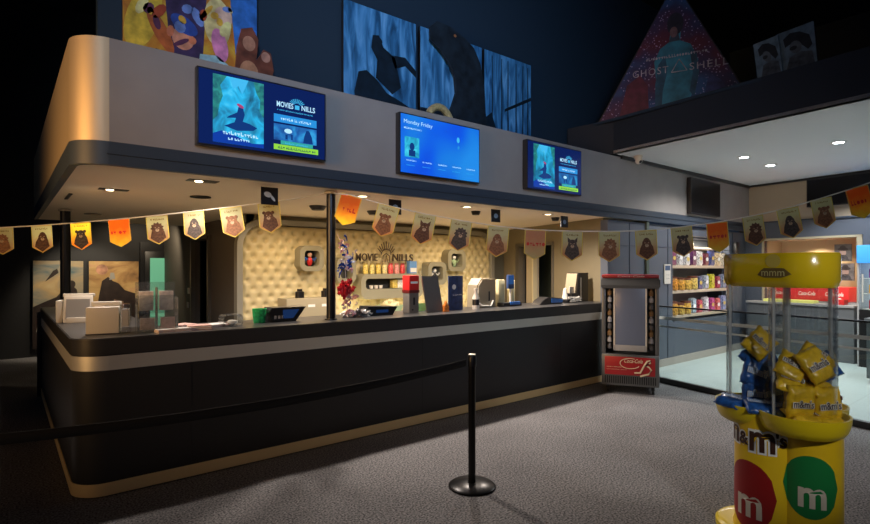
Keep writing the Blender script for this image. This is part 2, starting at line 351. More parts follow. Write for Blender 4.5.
# ------------------------------------------------------------------ padded wall panel
t = thing('padded_panel', 'large cream button-tufted wall panel with a rounded grey rim behind the counter', 'wall panel', (4.76,7.19,0))
PX0, PX1, PZ0, PZ1 = -2.30, 2.32, .86, 2.19
def poly_in(x, z, r=.3):
    dx = max(PX0+r-x, x-(PX1-r), 0); dz = max(z-(PZ1-r), 0); return math.hypot(dx, dz) <= r
bm = bmesh.new(); nx, nz = 330, 96; grid = {}
sx, sz = .165, .11
for i in range(nx+1):
    for k in range(nz+1):
        x = PX0+(PX1-PX0)*i/nx; z = PZ0+(PZ1-PZ0)*k/nz
        if not poly_in(x, z): continue
        row = round(z/sz); best = 9
        for rw in (row-1, row, row+1):
            ox = (rw % 2)*sx/2; q = round((x-ox)/sx); best = min(best, math.hypot(x-(q*sx+ox), z-rw*sz))
        ed = min(x-PX0, PX1-x, PZ1-z)
        h = .04*(1-math.exp(-(best/.034)**2)) * min(1, ed/.07+.3)
        grid[i, k] = bm.verts.new((x, -.05-h, z))
for i in range(nx):
    for k in range(nz):
        q = [(i,k),(i+1,k),(i+1,k+1),(i,k+1)]
        if all(c in grid for c in q): f = bm.faces.new([grid[c] for c in q]); f.smooth = True
me = bpy.data.meshes.new('tufted_pad'); bm.to_mesh(me); bm.free(); me.materials.append(cream_m)
o = bpy.data.objects.new('tufted_pad', me); C.objects.link(o); o.parent = t
b = MB()
def arch(r0, grow, n=10):
    x0, x1, z1 = PX0-grow, PX1+grow, PZ1+grow; p = [(x0, PZ0)]
    for k in range(n+1): a = PI-PI/2*k/n; p.append((x0+r0+r0*math.cos(a), z1-r0+r0*math.sin(a)))
    for k in range(n+1): a = PI/2-PI/2*k/n; p.append((x1-r0+r0*math.cos(a), z1-r0+r0*math.sin(a)))
    return p+[(x1, PZ0)]
b.ring(arch(.38,.075), arch(.3,0), 0, .12, M('rim_grey', (.33,.33,.29), .35, .3), mat=Matrix.Rotation(PI/2, 4, 'X'))
b.build('rim', t)
# wall lettering and emblem
t = thing('wall_lettering', 'dark letters spelling the cinema name with a fan emblem on the padded panel', 'sign', (4.163,7.08,1.71))
fr = frame((0,-.05,0), (1,0,0)); lm = M('dark_letter', (.06,.04,.03), .4)
for s_, x, w in (('MOVIE', 0, .385), ('NILLS', .67, .40)):
    b = MB(); b.text(s_, lm, fr, x-.02, 0, .165, off=0, ext=.02, bold=.0005, width=w); b.build('lettering', t)
b = MB()
for k in range(-4, 5):
    a = PI/2+k*.2; r0, r1 = .13, .27-.012*abs(k)
    p0 = fr(.53+r0*math.cos(a), .04+r0*math.sin(a), .01); p1 = fr(.53+r1*math.cos(a), .04+r1*math.sin(a), .01); b.tube([p0, p1], .007, lm, 6)
b.tube([fr(.53+.09*math.cos(a), .10+.09*math.sin(a), .01) for a in [k*PI/10 for k in range(11)]], .008, lm, 6)
b.tube([fr(.46,-.02,.01), fr(.47,.08,.01), fr(.53,.12,.01), fr(.59,.08,.01), fr(.60,-.02,.01)], .008, lm, 6)
b.tube([fr(.51,-.02,.01), fr(.53,.1,.01), fr(.55,-.02,.01)], .006, lm, 6)
b.build('emblem', t)
# wall boxes
def toy(name, label, loc, cols, h=.2, group=None, seed=0):
    t = thing(name, label, 'toy', loc, 0, group); rnd = random.Random(seed)
    b = MB(); b.ball((0,0,h*.34), (h*.2,h*.16,h*.34), cols[0], 2, .25, seed); b.build('body', t)
    b = MB(); b.ball((0,0,h*.80), (h*.17,h*.16,h*.19), cols[1], 2, .1, seed); b.build('head', t)
    for s in (-1,1):
        b = MB(); b.tube([(s*h*.16,0,h*.55),(s*h*.34,-.01,h*.42),(s*h*.38,-.03,h*.62)], h*.06, cols[2], 6); b.build('arm', t)
    return t
def wallbox(x0, x1, z0, z1, label, depth=.2):
    w, h = x1-x0, z1-z0; t = thing('wall_box', label, 'display box', ((x0+x1)/2, 7.12, z0), 0, 'display boxes on the padded panel')
    b = MB(); mat = Matrix.Rotation(PI/2, 4, 'X')
    b.ring(rr(w, h, .1, 6, 0, h/2), rr(w*.62, h*.62, .05, 6, 0, h/2), .0, depth, olive_m, mat=mat); b.build('frame', t)
    b = MB(); b.prism(rr(w*.66, h*.66, .05, 6, 0, h/2), 0, .03, M('box_inside', (.05,.05,.045), .7), mat=mat); b.build('back_panel', t); return t
wallbox(3.20,3.56,1.555,1.915,'square olive display box holding a red and blue toy, left of the pole')
toy('toy_figure','small red and blue toy in the wall box left of the pole',(3.38,7.0,1.625),(red_m,M('skin_tone',(.6,.35,.25),.6),blue_m),.2,seed=1)
wallbox(3.77,4.09,1.37,1.76,'olive display box half hidden behind the black pole')
wallbox(5.46,5.85,1.32,1.70,'olive display box holding a black and white toy, right of the wall lettering')
toy('toy_figure','black and white toy in the wall box right of the lettering',(5.655,7.0,1.395),(black_m,white_m,white_m),.2,seed=2)
wallbox(5.89,6.29,1.545,1.92,'olive display box holding a green toy, highest on the right of the panel')
toy('toy_figure','pale green toy in the highest wall box on the right',(6.09,7.0,1.62),(M('pale_green',(.35,.5,.3),.6),white_m,M('pale_green'),),.2,seed=3)
# long wall shelf with cups and boxes
t = thing('snack_shelf', 'long rounded olive wall shelf under the cinema lettering', 'shelf', (4.72,7.12,1.13))
b = MB(); w, h = 1.16, .38
b.ring(rr(w,h,.11,6,0,h/2), rr(w*.86,h*.42,.05,6,.0,h*.6), 0, .26, olive_m, mat=Matrix.Rotation(PI/2,4,'X')); b.build('frame', t)
b = MB(); b.prism(rr(w*.9,h*.5,.05,6,0,h*.6), 0, .03, M('box_inside'), mat=Matrix.Rotation(PI/2,4,'X')); b.build('back_panel', t)
cupc = [((.65,.5,.12),'yellow'),((.85,.82,.75),'white'),((.15,.4,.12),'green'),((.75,.7,.3),'pale yellow'),((.25,.55,.2),'light green')]
for i,(c,n_) in enumerate(cupc):
    b = MB(); b.box(-.045,.045,-.045,.045,0,.13,M('carton_'+str(i),c,.5,noise=.3,nscale=40),bev=.004)
    o = tag(b.build('snack_carton', loc=(4.80+i*.1,6.97,1.286)), n_+' snack carton in the long wall shelf', 'carton', 'cartons in the wall shelf')
for i in range(3):
    b = MB(); b.lathe([(0,0),(.025,0),(.033,.05),(.03,.05),(.022,.005),(0,.005)], whitep_m, seg=16)
    tag(b.build('paper_cup', loc=(4.34+i*.085,6.90,1.286)), ('leftmost','middle','rightmost')[i]+' of the three small white cups on the long wall shelf', 'cup', 'white cups on the wall shelf')
jar = [((.7,.55,.15),'yellow'),((.72,.6,.22),'pale yellow'),((.66,.5,.12),'amber'),((.7,.6,.3),'sand coloured'),((.7,.08,.08),'red and white striped'),((.75,.3,.28),'pink'),((.6,.05,.06),'deep red')]
for i,(c,n_) in enumerate(jar):
    j = thing('candy_jar', n_+' candy jar standing on top of the long wall shelf', 'jar', (4.30+i*.115,7.0,1.512), 0, 'jars on top of the wall shelf')
    b = MB(); b.lathe([(0,0),(.04,0),(.043,.02),(.043,.12),(.03,.14),(0,.14)], M('jar_'+str(i),c,.3,noise=.5,nscale=50), seg=16); b.build('body', j)
    b = MB(); b.lathe([(0,.14),(.033,.14),(.033,.165),(0,.165)], M('jar_lid_'+str(i), tuple(.5*x for x in c), .4), seg=16); b.build('lid', j)
b = MB(); fb = frame((-.07,-.05,0),(1,0,0)); b.box(-.07,.07,-.045,.045,0,.2,M('sky_blue_card',(.12,.3,.65),.5),bev=.004); b.rect(.01,.13,.02,.09,white_m,fb,.001)
tag(b.build('blue_box', loc=(5.16,6.98,1.512)), 'blue and white carton standing at the right end of the long wall shelf', 'carton')
# ------------------------------------------------------------------ service counter
t = thing('service_counter', 'long dark snack counter with a rounded left corner, steel band and brass kick plate', 'counter', (0,0,0))
def L_outline(g, r=.2, n=12):
    x0, y0 = .375-g, 4.34-g; p = [(6.76+0*g, y0), (6.76, 5.02), (1.02, 5.02), (1.02, 8.25+g), (x0, 8.25+g)]
    for k in range(n+1): a = PI+PI/2*k/n; p.append((x0+r+r*math.cos(a), y0+r+r*math.sin(a)))
    return p
def plate(z0, z1, g, m, name, th=.012):
    b = MB(); x0, y0 = .375-g, 4.34-g
    for q in ('f','c','l'): b.prism(strip_outline(x0, y0, 6.76, 8.25, .2+g, th+g, q), z0, z1, m)
    return b.build(name, t)
b = MB(); b.prism(L_outline(0), .02, .99, dark_m); b.build('body', t)
b = MB(); b.prism(L_outline(.012), .99, 1.11, M('countertop_laminate', (.032,.032,.034), .32), bev=.006); b.build('countertop', t)
plate(.885,.985,.006,steel_m,'steel_band'); plate(.012,.10,.006,brass_m,'kick_plate')
b = MB()
for x in (1.12, 3.35, 5.6): b.box(x-.003,x+.003,4.3385,4.345,.10,.885,black_m)
b.build('panel_joint', t)
b = MB(); b.box(.33,.40,8.262,8.32,0,1.05,black_m); b.build('end_post', t)
# back work counter
t = thing('back_counter', 'low dark work counter along the wall under the padded panel', 'counter', (0,0,0))
b = MB(); b.box(2.62,6.9,6.55,7.18,0,.84,dark_m); b.build('cabinet', t)
b = MB(); b.box(2.6,6.92,6.5,7.185,.84,.88,M('pale_worktop',(.4,.36,.28),.4),bev=.005); b.build('worktop', t)
# poles
for (x,y,lab,r,z1) in ((2.42,4.56,'black round pole rising from the counter before the padded panel',.043,2.325),(.60,8.0,'black round pole on the far end of the counter by the posters',.055,2.325)):
    t = thing('support_pole', lab, 'pole', (x,y,1.11)); b = MB(); b.cyl((0,0,.0),(0,0,z1-1.11),r,blackm_m,24); b.build('shaft', t)
    b = MB(); b.lathe([(r,0),(r+.018,0),(r+.016,.012),(r,.014)],blackm_m); b.build('base_collar', t)
    b = MB(); b.lathe([(r,0),(r+.02,0),(r+.02,.02),(r,.02)],M('pale_collar',(.5,.45,.38),.5),c=(0,0,z1-1.135)); b.build('top_collar', t)
# ------------------------------------------------------------------ screens
def tv_body(t, w, h, d=.07):
    b = MB(); b.box(0,w,0,d,0,h,black_m,bev=.006); b.build('housing', t)
    b = MB(); b.box(w*.35,w*.65,d,d+.009,h*.3,h*.7,black_m); b.build('wall_bracket', t)
def scr(name, c=(.1,.1,.1), e=1): return M(name, tuple(x*.1 for x in c), .25, emit=e, ecol=c)
navyS = scr('screen_navy',(.003,.012,.085)); cyS = scr('screen_cyan',(.05,.42,.75)); whS = scr('screen_white',(.42,.72,.95)); bandS = scr('screen_blue_band',(.02,.24,.62)); limeS = scr('screen_lime',(.25,.60,.05)); grnS = scr('screen_green',(.03,.33,.30)); dkS = scr('screen_dark_figure',(.005,.035,.17)); txS = scr('screen_dark_text',(.01,.05,.08))
def squig(b, x, y, w, h, m, fr, off, rnd, n=None):
    """row of unreadably small letters"""
    k = 0; cx = x
    while cx < x+w:
        lw = h*rnd.choice((.35,.5,.6,.7)); c = rnd.random()
        if c < .15: cx += h*.4; continue
        if c < .5: b.rect(cx, cx+lw*.35, y, y+h*rnd.choice((1,.7)), m, fr, off); b.rect(cx+lw*.35, cx+lw, y, y+h*.3, m, fr, off)
        elif c < .75: b.rect(cx, cx+lw, y+h*.4, y+h*.7, m, fr, off); b.rect(cx+lw*.4, cx+lw*.7, y, y+h*.4, m, fr, off)
        else: b.ell(cx+lw/2, y+h*.4, lw/2, h*.4, m, fr, off, 8)
        cx += lw+h*.18
def movie_tv(x, z, label, sc, bright):
    w, h = 1.075, .595; t = thing('menu_screen', label, 'screen', (x,4.27,z), 0, 'screens on the soffit'); tv_body(t, w, h)
    fr = frame((0,0,0),(1,0,0)); rnd = random.Random(3); b = MB()
    b.rect(.012,w-.012,.012,h-.012,navyS,fr,.001)
    b.rect(.115,.515,.035,h-.035,Mpic('screen_reef_'+sc,[(.003,.07,.13),(.01,.20,.38),(.015,.42,.75),(.10,.62,.9)],7,bright,(1,1,.8),seed=int(sc)),fr,.002)
    b.flat([(.20,.17),(.30,.145),(.43,.165),(.46,.19),(.40,.215),(.345,.225),(.36,.28),(.345,.335),(.31,.335),(.30,.29),(.24,.255),(.22,.235),(.29,.245),(.28,.21)],dkS,fr,.003); weed = Mpic('screen_weed',[(.0,.05,.09),(.01,.14,.16),(.02,.24,.22),(.03,.33,.42)],16,.9)
    b.flat([(.115,.56),(.115,.20),(.15,.24),(.165,.33),(.19,.40),(.17,.48),(.22,.56)],weed,fr,.0028); b.flat([(.515,.56),(.515,.28),(.48,.33),(.485,.42),(.455,.47),(.43,.56)],weed,fr,.0028); b.flat([(.24,.56),(.27,.47),(.31,.50),(.34,.44),(.39,.56)],cyS,fr,.0027)
    b.flat([(.115,.035),(.515,.035),(.515,.07),(.42,.06),(.30,.10),(.18,.13),(.115,.10)],scr('screen_deep_blue',(.005,.04,.32)),fr,.0027)
    b.ell(.325,.345,.03,.013,scr('screen_red',(.35,.05,.15)),fr,.004,12,-.4)
    squig(b,.19,.105,.26,.032,whS,fr,.003,rnd); squig(b,.23,.065,.16,.026,whS,fr,.003,rnd)
    b.rect(.60,.985,.275,.34,bandS,fr,.002); squig(b,.66,.295,.27,.026,whS,fr,.003,rnd)
    b.rect(.60,.985,.125,.26,Mpic('screen_strip_'+sc,[(.005,.05,.22),(.01,.13,.42),(.03,.35,.7)],9,bright),fr,.002)
    b.flat([(.86,.13),(.95,.13),(.94,.19),(.915,.24),(.89,.24),(.87,.19)],dkS,fr,.003); b.ell(.725,.21,.035,.02,whS,fr,.003,10); b.rect(.70,.72,.14,.18,dkS,fr,.003); b.rect(.75,.765,.14,.185,dkS,fr,.003)
    b.rect(.66,.95,.093,.125,grnS,fr,.002); squig(b,.70,.10,.2,.016,cyS,fr,.003,rnd)
    b.rect(.60,1.0,.045,.09,limeS,fr,.002); squig(b,.635,.055,.33,.022,txS,fr,.003,rnd)
    sc_o = b.build('screen', t, smooth=False)
    b = MB(); b.text('MOVIES', whS, fr, .625, .405, .062, off=.003, bold=.001, width=.145); b.text('NILLS', whS, fr, .845, .405, .062, off=.003, bold=.001, width=.125)
    squig(b,.63,.372,.32,.013,cyS,fr,.003,rnd)
    for k in range(-4,5):
        a = PI/2+k*.26; p = lambda r,da=0: (.805+r*math.cos(a+da), .435+r*math.sin(a+da)*.8); b.flat([p(.03,-.08),p(.075,-.05),p(.075,.05),p(.03,.08)],cyS,fr,.003)
    b.rect(.785,.825,.405,.44,cyS,fr,.003)
    b.build('lettering', sc_o, smooth=False); return t
movie_tv(1.14,2.54,'blue menu screen at the left end of the soffit near the rounded corner','1',1.0)
movie_tv(4.87,2.55,'smaller looking third menu screen, right of the plain bright blue one','2',.8)
t = thing('menu_screen', 'plain bright blue screen in the middle of the soffit under the gold ring', 'screen', (3.01,4.27,2.53), 0, 'screens on the soffit'); w,h = 1.08,.6; tv_body(t,w,h)
fr = frame((0,0,0),(1,0,0)); rnd = random.Random(5); b = MB()
b.rect(.012,w-.012,.012,h-.012,Mpic('screen_bright_blue',[(.0,.04,.62),(.0,.09,.68),(.005,.17,.66),(.01,.22,.70)],1.7,1,dist=.2,detail=1),fr,.001)
b.rect(.06,.24,.17,.37,Mpic('screen_thumb',[(.0,.12,.3),(.02,.4,.6),(.06,.62,.8)],12,1),fr,.002); b.ell(.15,.275,.03,.04,dkS,fr,.003); b.rect(.11,.19,.18,.24,dkS,fr,.003)
for i in range(5): squig(b,.08+i*.2,.13-.0*i,.12,.016,whS,fr,.003,rnd); squig(b,.08+i*.2,.085,.10,.010,cyS,fr,.003,rnd)
b.ell(.76,.43,.02,.03,cyS,fr,.003); b.ell(.765,.35,.014,.02,bandS,fr,.003); squig(b,.05,.445,.22,.020,whS,fr,.003,rnd)
sc_o = b.build('screen', t, smooth=False); b = MB(); b.text('Monday Friday', whS, fr, .05, .50, .055, off=.003, width=.36); b.build('lettering', sc_o, smooth=False)
t = thing('menu_screen', 'switched off black screen at the right end of the soffit', 'screen', (8.99,4.27,2.52), 0, 'screens on the soffit'); tv_body(t,1.12,.61)
b = MB(); b.rect(.02,1.10,.02,.59,M('dark_screen',(.006,.006,.008),.3,spec=.2),frame((0,0,0),(1,0,0)),.001); b.build('screen', t, smooth=False)
t = thing('wall_screen', 'wide switched off black screen high on the far right wall', 'screen', won(1.28,2.70,.0), wang); b = MB(); b.box(0,2.2,-.09,-.01,0,.5,black_m,bev=.006); b.build('housing', t)
b = MB(); b.box(.02,2.18,-.093,-.09,.02,.48,M('dark_screen')); b.build('screen', t)
# ------------------------------------------------------------------ posters above the soffit
def pnl(col, n, e=0): return M('print_'+n, col, .45, noise=.45, nscale=9)
def poster_board(name, label, loc, w, h, face_m, th=.03):
    t = thing(name, label, 'poster', loc); b = MB(); b.box(0,w,0,th,0,h,black_m); b.build('board', t)
    b = MB(); b.rect(0,w,0,h,face_m,frame((0,0,0),(1,0,0)),.002); b.build('print', t, smooth=False); return t
Y0 = 5.0
# colourful board, a plain stand-in of coloured shapes
t = thing('hanging_poster', 'colourful cartoon style board above the left end of the soffit', 'poster', (.76,Y0,3.20)); b = MB(); b.box(0,1.11,0,.03,0,1.5,black_m)
b.build('board', t); fr = frame((0,0,0),(1,0,0)); b = MB()
b.rect(0,1.11,0,1.5,Mpic('print_warm_mix',[(.30,.05,.01),(.55,.22,.02),(.65,.42,.04),(.18,.05,.10)],3.5,0,seed=2),fr,.002)
b.flat([(0,0),(.5,0),(.42,.22),(.25,.26),(.1,.2),(0,.25)],pnl((.03,.02,.02),'black_rock'),fr,.003)
b.flat([(.36,.25),(.62,.2),(.66,.9),(.3,.9)],pnl((.05,.03,.10),'violet_dark'),fr,.003)
b.flat([(.92,.3),(1.11,.2),(1.11,1.5),(.8,1.5)],pnl((.03,.16,.55),'bright_blue'),fr,.003)
b.ell(.46,.40,.09,.1,pnl((.62,.28,.18),'terracotta'),fr,.004); b.ell(.47,.52,.12,.07,pnl((.03,.08,.4),'deep_blue'),fr,.005,rot=-.5); b.ell(.15,.5,.12,.3,pnl((.72,.52,.05),'ochre'),fr,.004,rot=-.3)
b.ell(.28,.42,.06,.2,pnl((.45,.12,.03),'rust'),fr,.005,rot=.5)
b.ell(.75,.62,.12,.22,pnl((.75,.62,.28),'straw'),fr,.005); b.ell(.80,.68,.08,.1,pnl((.78,.5,.4),'peach'),fr,.006); b.ell(.77,.42,.07,.15,pnl((.7,.25,.5),'rose'),fr,.006,rot=.2); b.flat([(.56,.05),(.86,.03),(.9,.22),(.75,.32),(.6,.3)],pnl((.35,.6,.68),'ice'),fr,.006)
for k in range(26):
    rx = random.Random(k); c_ = [(.72,.42,.05),(.35,.06,.02),(.8,.7,.3),(.1,.03,.08),(.6,.2,.1),(.15,.25,.6)][k%6]; b.ell(rx.uniform(.05,.9),rx.uniform(.1,.8),rx.uniform(.015,.05),rx.uniform(.02,.09),pnl(c_,'fleck%d'%(k%6)),fr,.0065,10,rx.uniform(-1,1))
for i,c in enumerate([(.6,.15,.03),(.04,.25,.12),(.6,.5,.05),(.02,.2,.3)]): b.rect(.55+i*.1,.63+i*.1,.03-.012*i,.12-.012*i,pnl(c,'block%d'%i),fr,.008)
b.build('print', t, smooth=False)
fr2 = frame((0,-.03,0),(1,0,0)); b = MB(); bk = pnl((.16,.05,.03),'chestnut')
b.prism([(.93,.0),(1.17,.0),(1.2,.2),(1.24,.18),(1.27,.30),(1.24,.46),(1.17,.48),(1.14,.42),(1.1,.36),(1.12,.56),(1.06,.66),(.96,.62),(.92,.45),(.9,.2)],0,.02,bk,mat=Matrix.Translation((0,0,0))@Matrix.Rotation(PI/2,4,'X'))
b.ell(1.03,.5,.06,.07,pnl((.4,.2,.13),'tan'),frame((0,-.02,0),(1,0,0)),.002); b.ell(1.03,.22,.09,.12,pnl((.45,.22,.12),'tan_belly'),frame((0,-.02,0),(1,0,0)),.002); b.ell(1.19,.41,.045,.05,pnl((.45,.24,.18),'tan_fist'),frame((0,-.02,0),(1,0,0)),.002); b.ell(1.11,.12,.055,.07,pnl((.6,.5,.5),'pale_cap'),frame((0,-.02,0),(1,0,0)),.003); b.ell(1.11,.15,.025,.03,red_m,frame((0,-.02,0),(1,0,0)),.004)
b.build('cutout', t, smooth=False)
# blue forest triptych
forest = Mpic('print_blue_forest',[(.008,.05,.12),(.025,.14,.32),(.07,.28,.58),(.16,.42,.75)],3.2,0,(3.2,1,.55),seed=4)
t = thing('triptych_poster', 'large dark blue forest triptych with dark beast shapes above the middle of the soffit', 'poster', (2.80,Y0,3.20))
shade = pnl((.006,.016,.03),'beast_dark'); W3 = [(0,.955,1.36),(1.02,2.02,1.17),(2.07,2.98,1.17)]
H3 = [(0,.955,1.25),(1.02,2.02,1.25),(2.07,2.98,1.25)]
for i,(a,c,h) in enumerate(H3):
    b = MB(); b.box(a,c,0,.04,0,h,black_m); 
    b.rect(a,c,0,h,forest,fr,.003)
    if i == 0:
        b.flat([(.15,0),(.955,0),(.955,.22),(.75,.30),(.55,.36),(.42,.48),(.28,.56),(.18,.52),(.13,.3)],shade,fr,.005)
        b.flat([(.40,.50),(.62,.36),(.74,.46),(.70,.62),(.66,.78),(.50,.86),(.44,.98),(.36,.96),(.34,.82),(.42,.70)],shade,fr,.006)
        b.flat([(.60,.80),(.66,.66),(.80,.72),(.955,.62),(.955,.70),(.80,.82)],shade,fr,.006); b.ell(.42,.90,.07,.05,shade,fr,.007,14,.5)
    if i == 1: b.flat([(1.02,0),(1.9,0),(1.95,.3),(1.02,.3)],shade,fr,.005)
    if i == 2:
        for x in (2.2,2.38,2.5,2.66,2.8,2.9): b.flat([(x,.1),(x+.025,.1),(x+.02,1.2),(x+.005,1.2)],shade,fr,.004)
        b.flat([(2.45,.5),(2.98,.75),(2.98,.8),(2.45,.54)],shade,fr,.0045); b.flat([(2.07,0),(2.07,.35),(2.2,.45),(2.3,.2),(2.35,0)],shade,fr,.005)
    b.build('picture_panel', t, smooth=False)
b = MB(); prof = [(1.35,0),(2.12,0),(2.02,.4),(2.0,.75),(1.93,1.0),(1.82,1.17),(1.68,1.25),(1.45,1.33),(1.22,1.34),(1.12,1.25),(1.12,1.1),(1.25,1.03),(1.42,.88),(1.5,.75),(1.52,.55),(1.42,.3)]
b.prism(prof,.0,.03,M('beast_print',(.010,.018,.028),.5,noise=.5,nscale=9),mat=Matrix.Translation((0,-.045,0))@Matrix.Rotation(PI/2,4,'X')); b.ell(1.5,1.24,.022,.018,pnl((.35,.13,.05),'amber_eye'),frame((0,-.075,0),(1,0,0)),.002); b.build('cutout', t, smooth=False)
# gold ring on the soffit
t = thing('gold_ring', 'pale gold horseshoe ring standing on the soffit above the bright blue screen', 'ornament', (3.80,4.62,3.20)); b = MB()
b.tube([(.17*math.cos(a),0,.0+.20*math.sin(a)) for a in [-.15+k*(PI+.3)/20 for k in range(21)]],.042,M('pale_gold',(.55,.45,.22),.4,.3,noise=.3,nscale=30),10); b.build('ring_arch', t)
# triangular starry poster on the canopy
def star_mat():
    m = bpy.data.materials.new('starry_print'); m.use_nodes = True; nt = m.node_tree; bs = nt.nodes['Principled BSDF']; tc = nt.nodes.new('ShaderNodeTexCoord')
    n = nt.nodes.new('ShaderNodeTexNoise'); n.inputs['Scale'].default_value = 1.6; n.inputs['Detail'].default_value = 3
    r = nt.nodes.new('ShaderNodeValToRGB'); e = r.color_ramp.elements; e.new(.5); e[0].position=.36; e[1].position=.52; e[2].position=.68
    e[0].color=(.09,.008,.03,1); e[1].color=(.02,.02,.09,1); e[2].color=(.01,.10,.28,1)
    v = nt.nodes.new('ShaderNodeTexVoronoi'); v.inputs['Scale'].default_value = 26
    r2 = nt.nodes.new('ShaderNodeValToRGB'); r2.color_ramp.elements[0].color=(.45,.38,.6,1); r2.color_ramp.elements[1].color=(0,0,0,1); r2.color_ramp.elements[0].position=.06; r2.color_ramp.elements[1].position=.28
    ad = nt.nodes.new('ShaderNodeMix'); ad.data_type='RGBA'; ad.blend_type='ADD'; ad.inputs[0].default_value=1
    for x in (n,v): nt.links.new(tc.outputs['Object'], x.inputs['Vector'])
    nt.links.new(n.outputs['Fac'], r.inputs['Fac']); nt.links.new(v.outputs['Distance'], r2.inputs['Fac']); nt.links.new(r.outputs[0], ad.inputs[6]); nt.links.new(r2.outputs[0], ad.inputs[7]); nt.links.new(ad.outputs[2], bs.inputs['Base Color']); return m
tri0 = Vector((6.88,4.66,3.745)); tdir = Vector((-.08,-1,0)).normalized(); t = thing('triangle_poster', 'tall triangular starry poster with a teal figure standing on the canopy edge', 'poster', tri0, math.atan2(-.920,.391))
fr = frame((0,0,0),(1,0,0)); b = MB(); mt4 = Matrix.Rotation(PI/2,4,'X'); b.prism([(0,0),(2.02,0),(1.053,1.86)],-.03,0,black_m,mat=mt4); b.build('board', t, smooth=False)
b = MB(); b.flat([(.025,.0),(1.995,0),(1.053,1.83)],star_mat(),fr,.002)
teal = M('teal_print',(.02,.17,.26),.5,noise=.5,nscale=5); fig = [(.72,0),(.74,.45),(.70,.75),(.80,.92),(.95,.99),(.97,1.1),(1.02,1.2),(1.1,1.2),(1.14,1.1),(1.13,.99),(1.3,.92),(1.42,.7),(1.38,.4),(1.3,.2),(1.25,0)]
b.flat([(x*.78+.24,y*1.03) for x,y in fig],teal,fr,.003)
b.flat([(.80,.05),(.88,.06),(.90,.35),(.96,.62),(.93,.85),(.84,.72),(.80,.45)],M('teal_dark_print',(.01,.07,.13),.5,noise=.5,nscale=6),fr,.0035); b.flat([(1.24,.9),(1.33,.8),(1.36,.55),(1.30,.2),(1.24,.3),(1.28,.55)],M('teal_dark_print'),fr,.0035)
b.ell(1.06,1.26,.105,.16,pnl((.012,.012,.03),'dark_hair'),fr,.004); b.ell(1.04,1.15,.05,.075,pnl((.16,.09,.10),'muted_face'),fr,.005); b.flat([(.98,1.02),(1.12,1.02),(1.10,1.12),(1.01,1.12)],pnl((.03,.05,.08),'dark_neck'),fr,.0045)
b.flat([(.30,0),(.72,0),(.70,.45),(.6,.62),(.42,.5)],pnl((.09,.01,.03),'crimson'),fr,.003); b.flat([(1.40,.1),(1.8,.05),(1.62,.4),(1.48,.5)],pnl((.02,.03,.12),'indigo'),fr,.003)
b.build('print', t, smooth=False); b = MB(); wS = pnl((.34,.31,.36),'pale_letter')
b.text('GHOST', wS, fr, .50,.595,.14,off=.006,width=.47,spacing=1.2); b.text('SHELL', wS, fr, 1.24,.585,.14,off=.006,width=.47,spacing=1.2); squig(b,.66,.80,.78,.045,wS,fr,.006,random.Random(2))
for p0,p1 in (((1.01,.59),(1.21,.59)),((1.21,.59),(1.11,.76)),((1.11,.76),(1.01,.59))): b.tube([fr(*p0,.008),fr(*p1,.008)],.006,wS,4)
b.build('lettering', t, smooth=False)
# two black and white portraits
for i,(px,w,h,lean,lab) in enumerate(((2.12,.26,.44,.12,'smaller grey portrait photo leaning on the canopy edge, left of the larger one'),(1.90,.36,.48,.08,'larger grey portrait photo on the canopy edge at the far right'))):
    t = thing('portrait_photo', lab, 'photo', (6.70+i*.02,px+.30,3.73), math.atan2(tdir.y,tdir.x)); t.rotation_euler = (0,0,math.atan2(tdir.y,tdir.x))
    sh = Matrix.Rotation(lean,4,'Y'); f0 = frame((0,0,0),(math.cos(lean),0,math.sin(lean)*.6),(-math.sin(lean)*1.0,0,math.cos(lean)))
    b = MB(); b.face([f0(0,0,-.012),f0(w,0,-.012),f0(w,h,-.012),f0(0,h,-.012)],black_m); b.rect(0,w,0,h,pnl((.13,.20,.26),'pale_grey_photo'),f0,0)
    for p,q in (((0,0),(w,0)),((w,0),(w,h)),((w,h),(0,h)),((0,h),(0,0))): b.face([f0(*p,-.012),f0(*q,-.012),f0(*q,0),f0(*p,0)],black_m)
    dk = pnl((.015,.018,.022),'photo_dark'); mg = pnl((.10,.12,.14),'photo_mid')
    b.flat([(w*.2,h*.62),(w*.16,h*.82),(w*.36,h*.92),(w*.62,h*.88),(w*.86,h*.74),(w*.92,h*.5),(w*.8,h*.42),(w*.5,h*.7)],dk,f0,.002); b.ell(w*.48,h*.56,w*.16,h*.15,mg,f0,.003,14,.3); b.flat([(w*.15,0),(w*.95,0),(w*.9,h*.35),(w*.6,h*.42),(w*.3,h*.36)],M('photo_coat',(.06,.075,.09),.6,noise=.6,nscale=14),f0,.004); b.ell(w*.42,h*.55,w*.10,h*.05,dk,f0,.005)
    b.build('print', t, smooth=False)
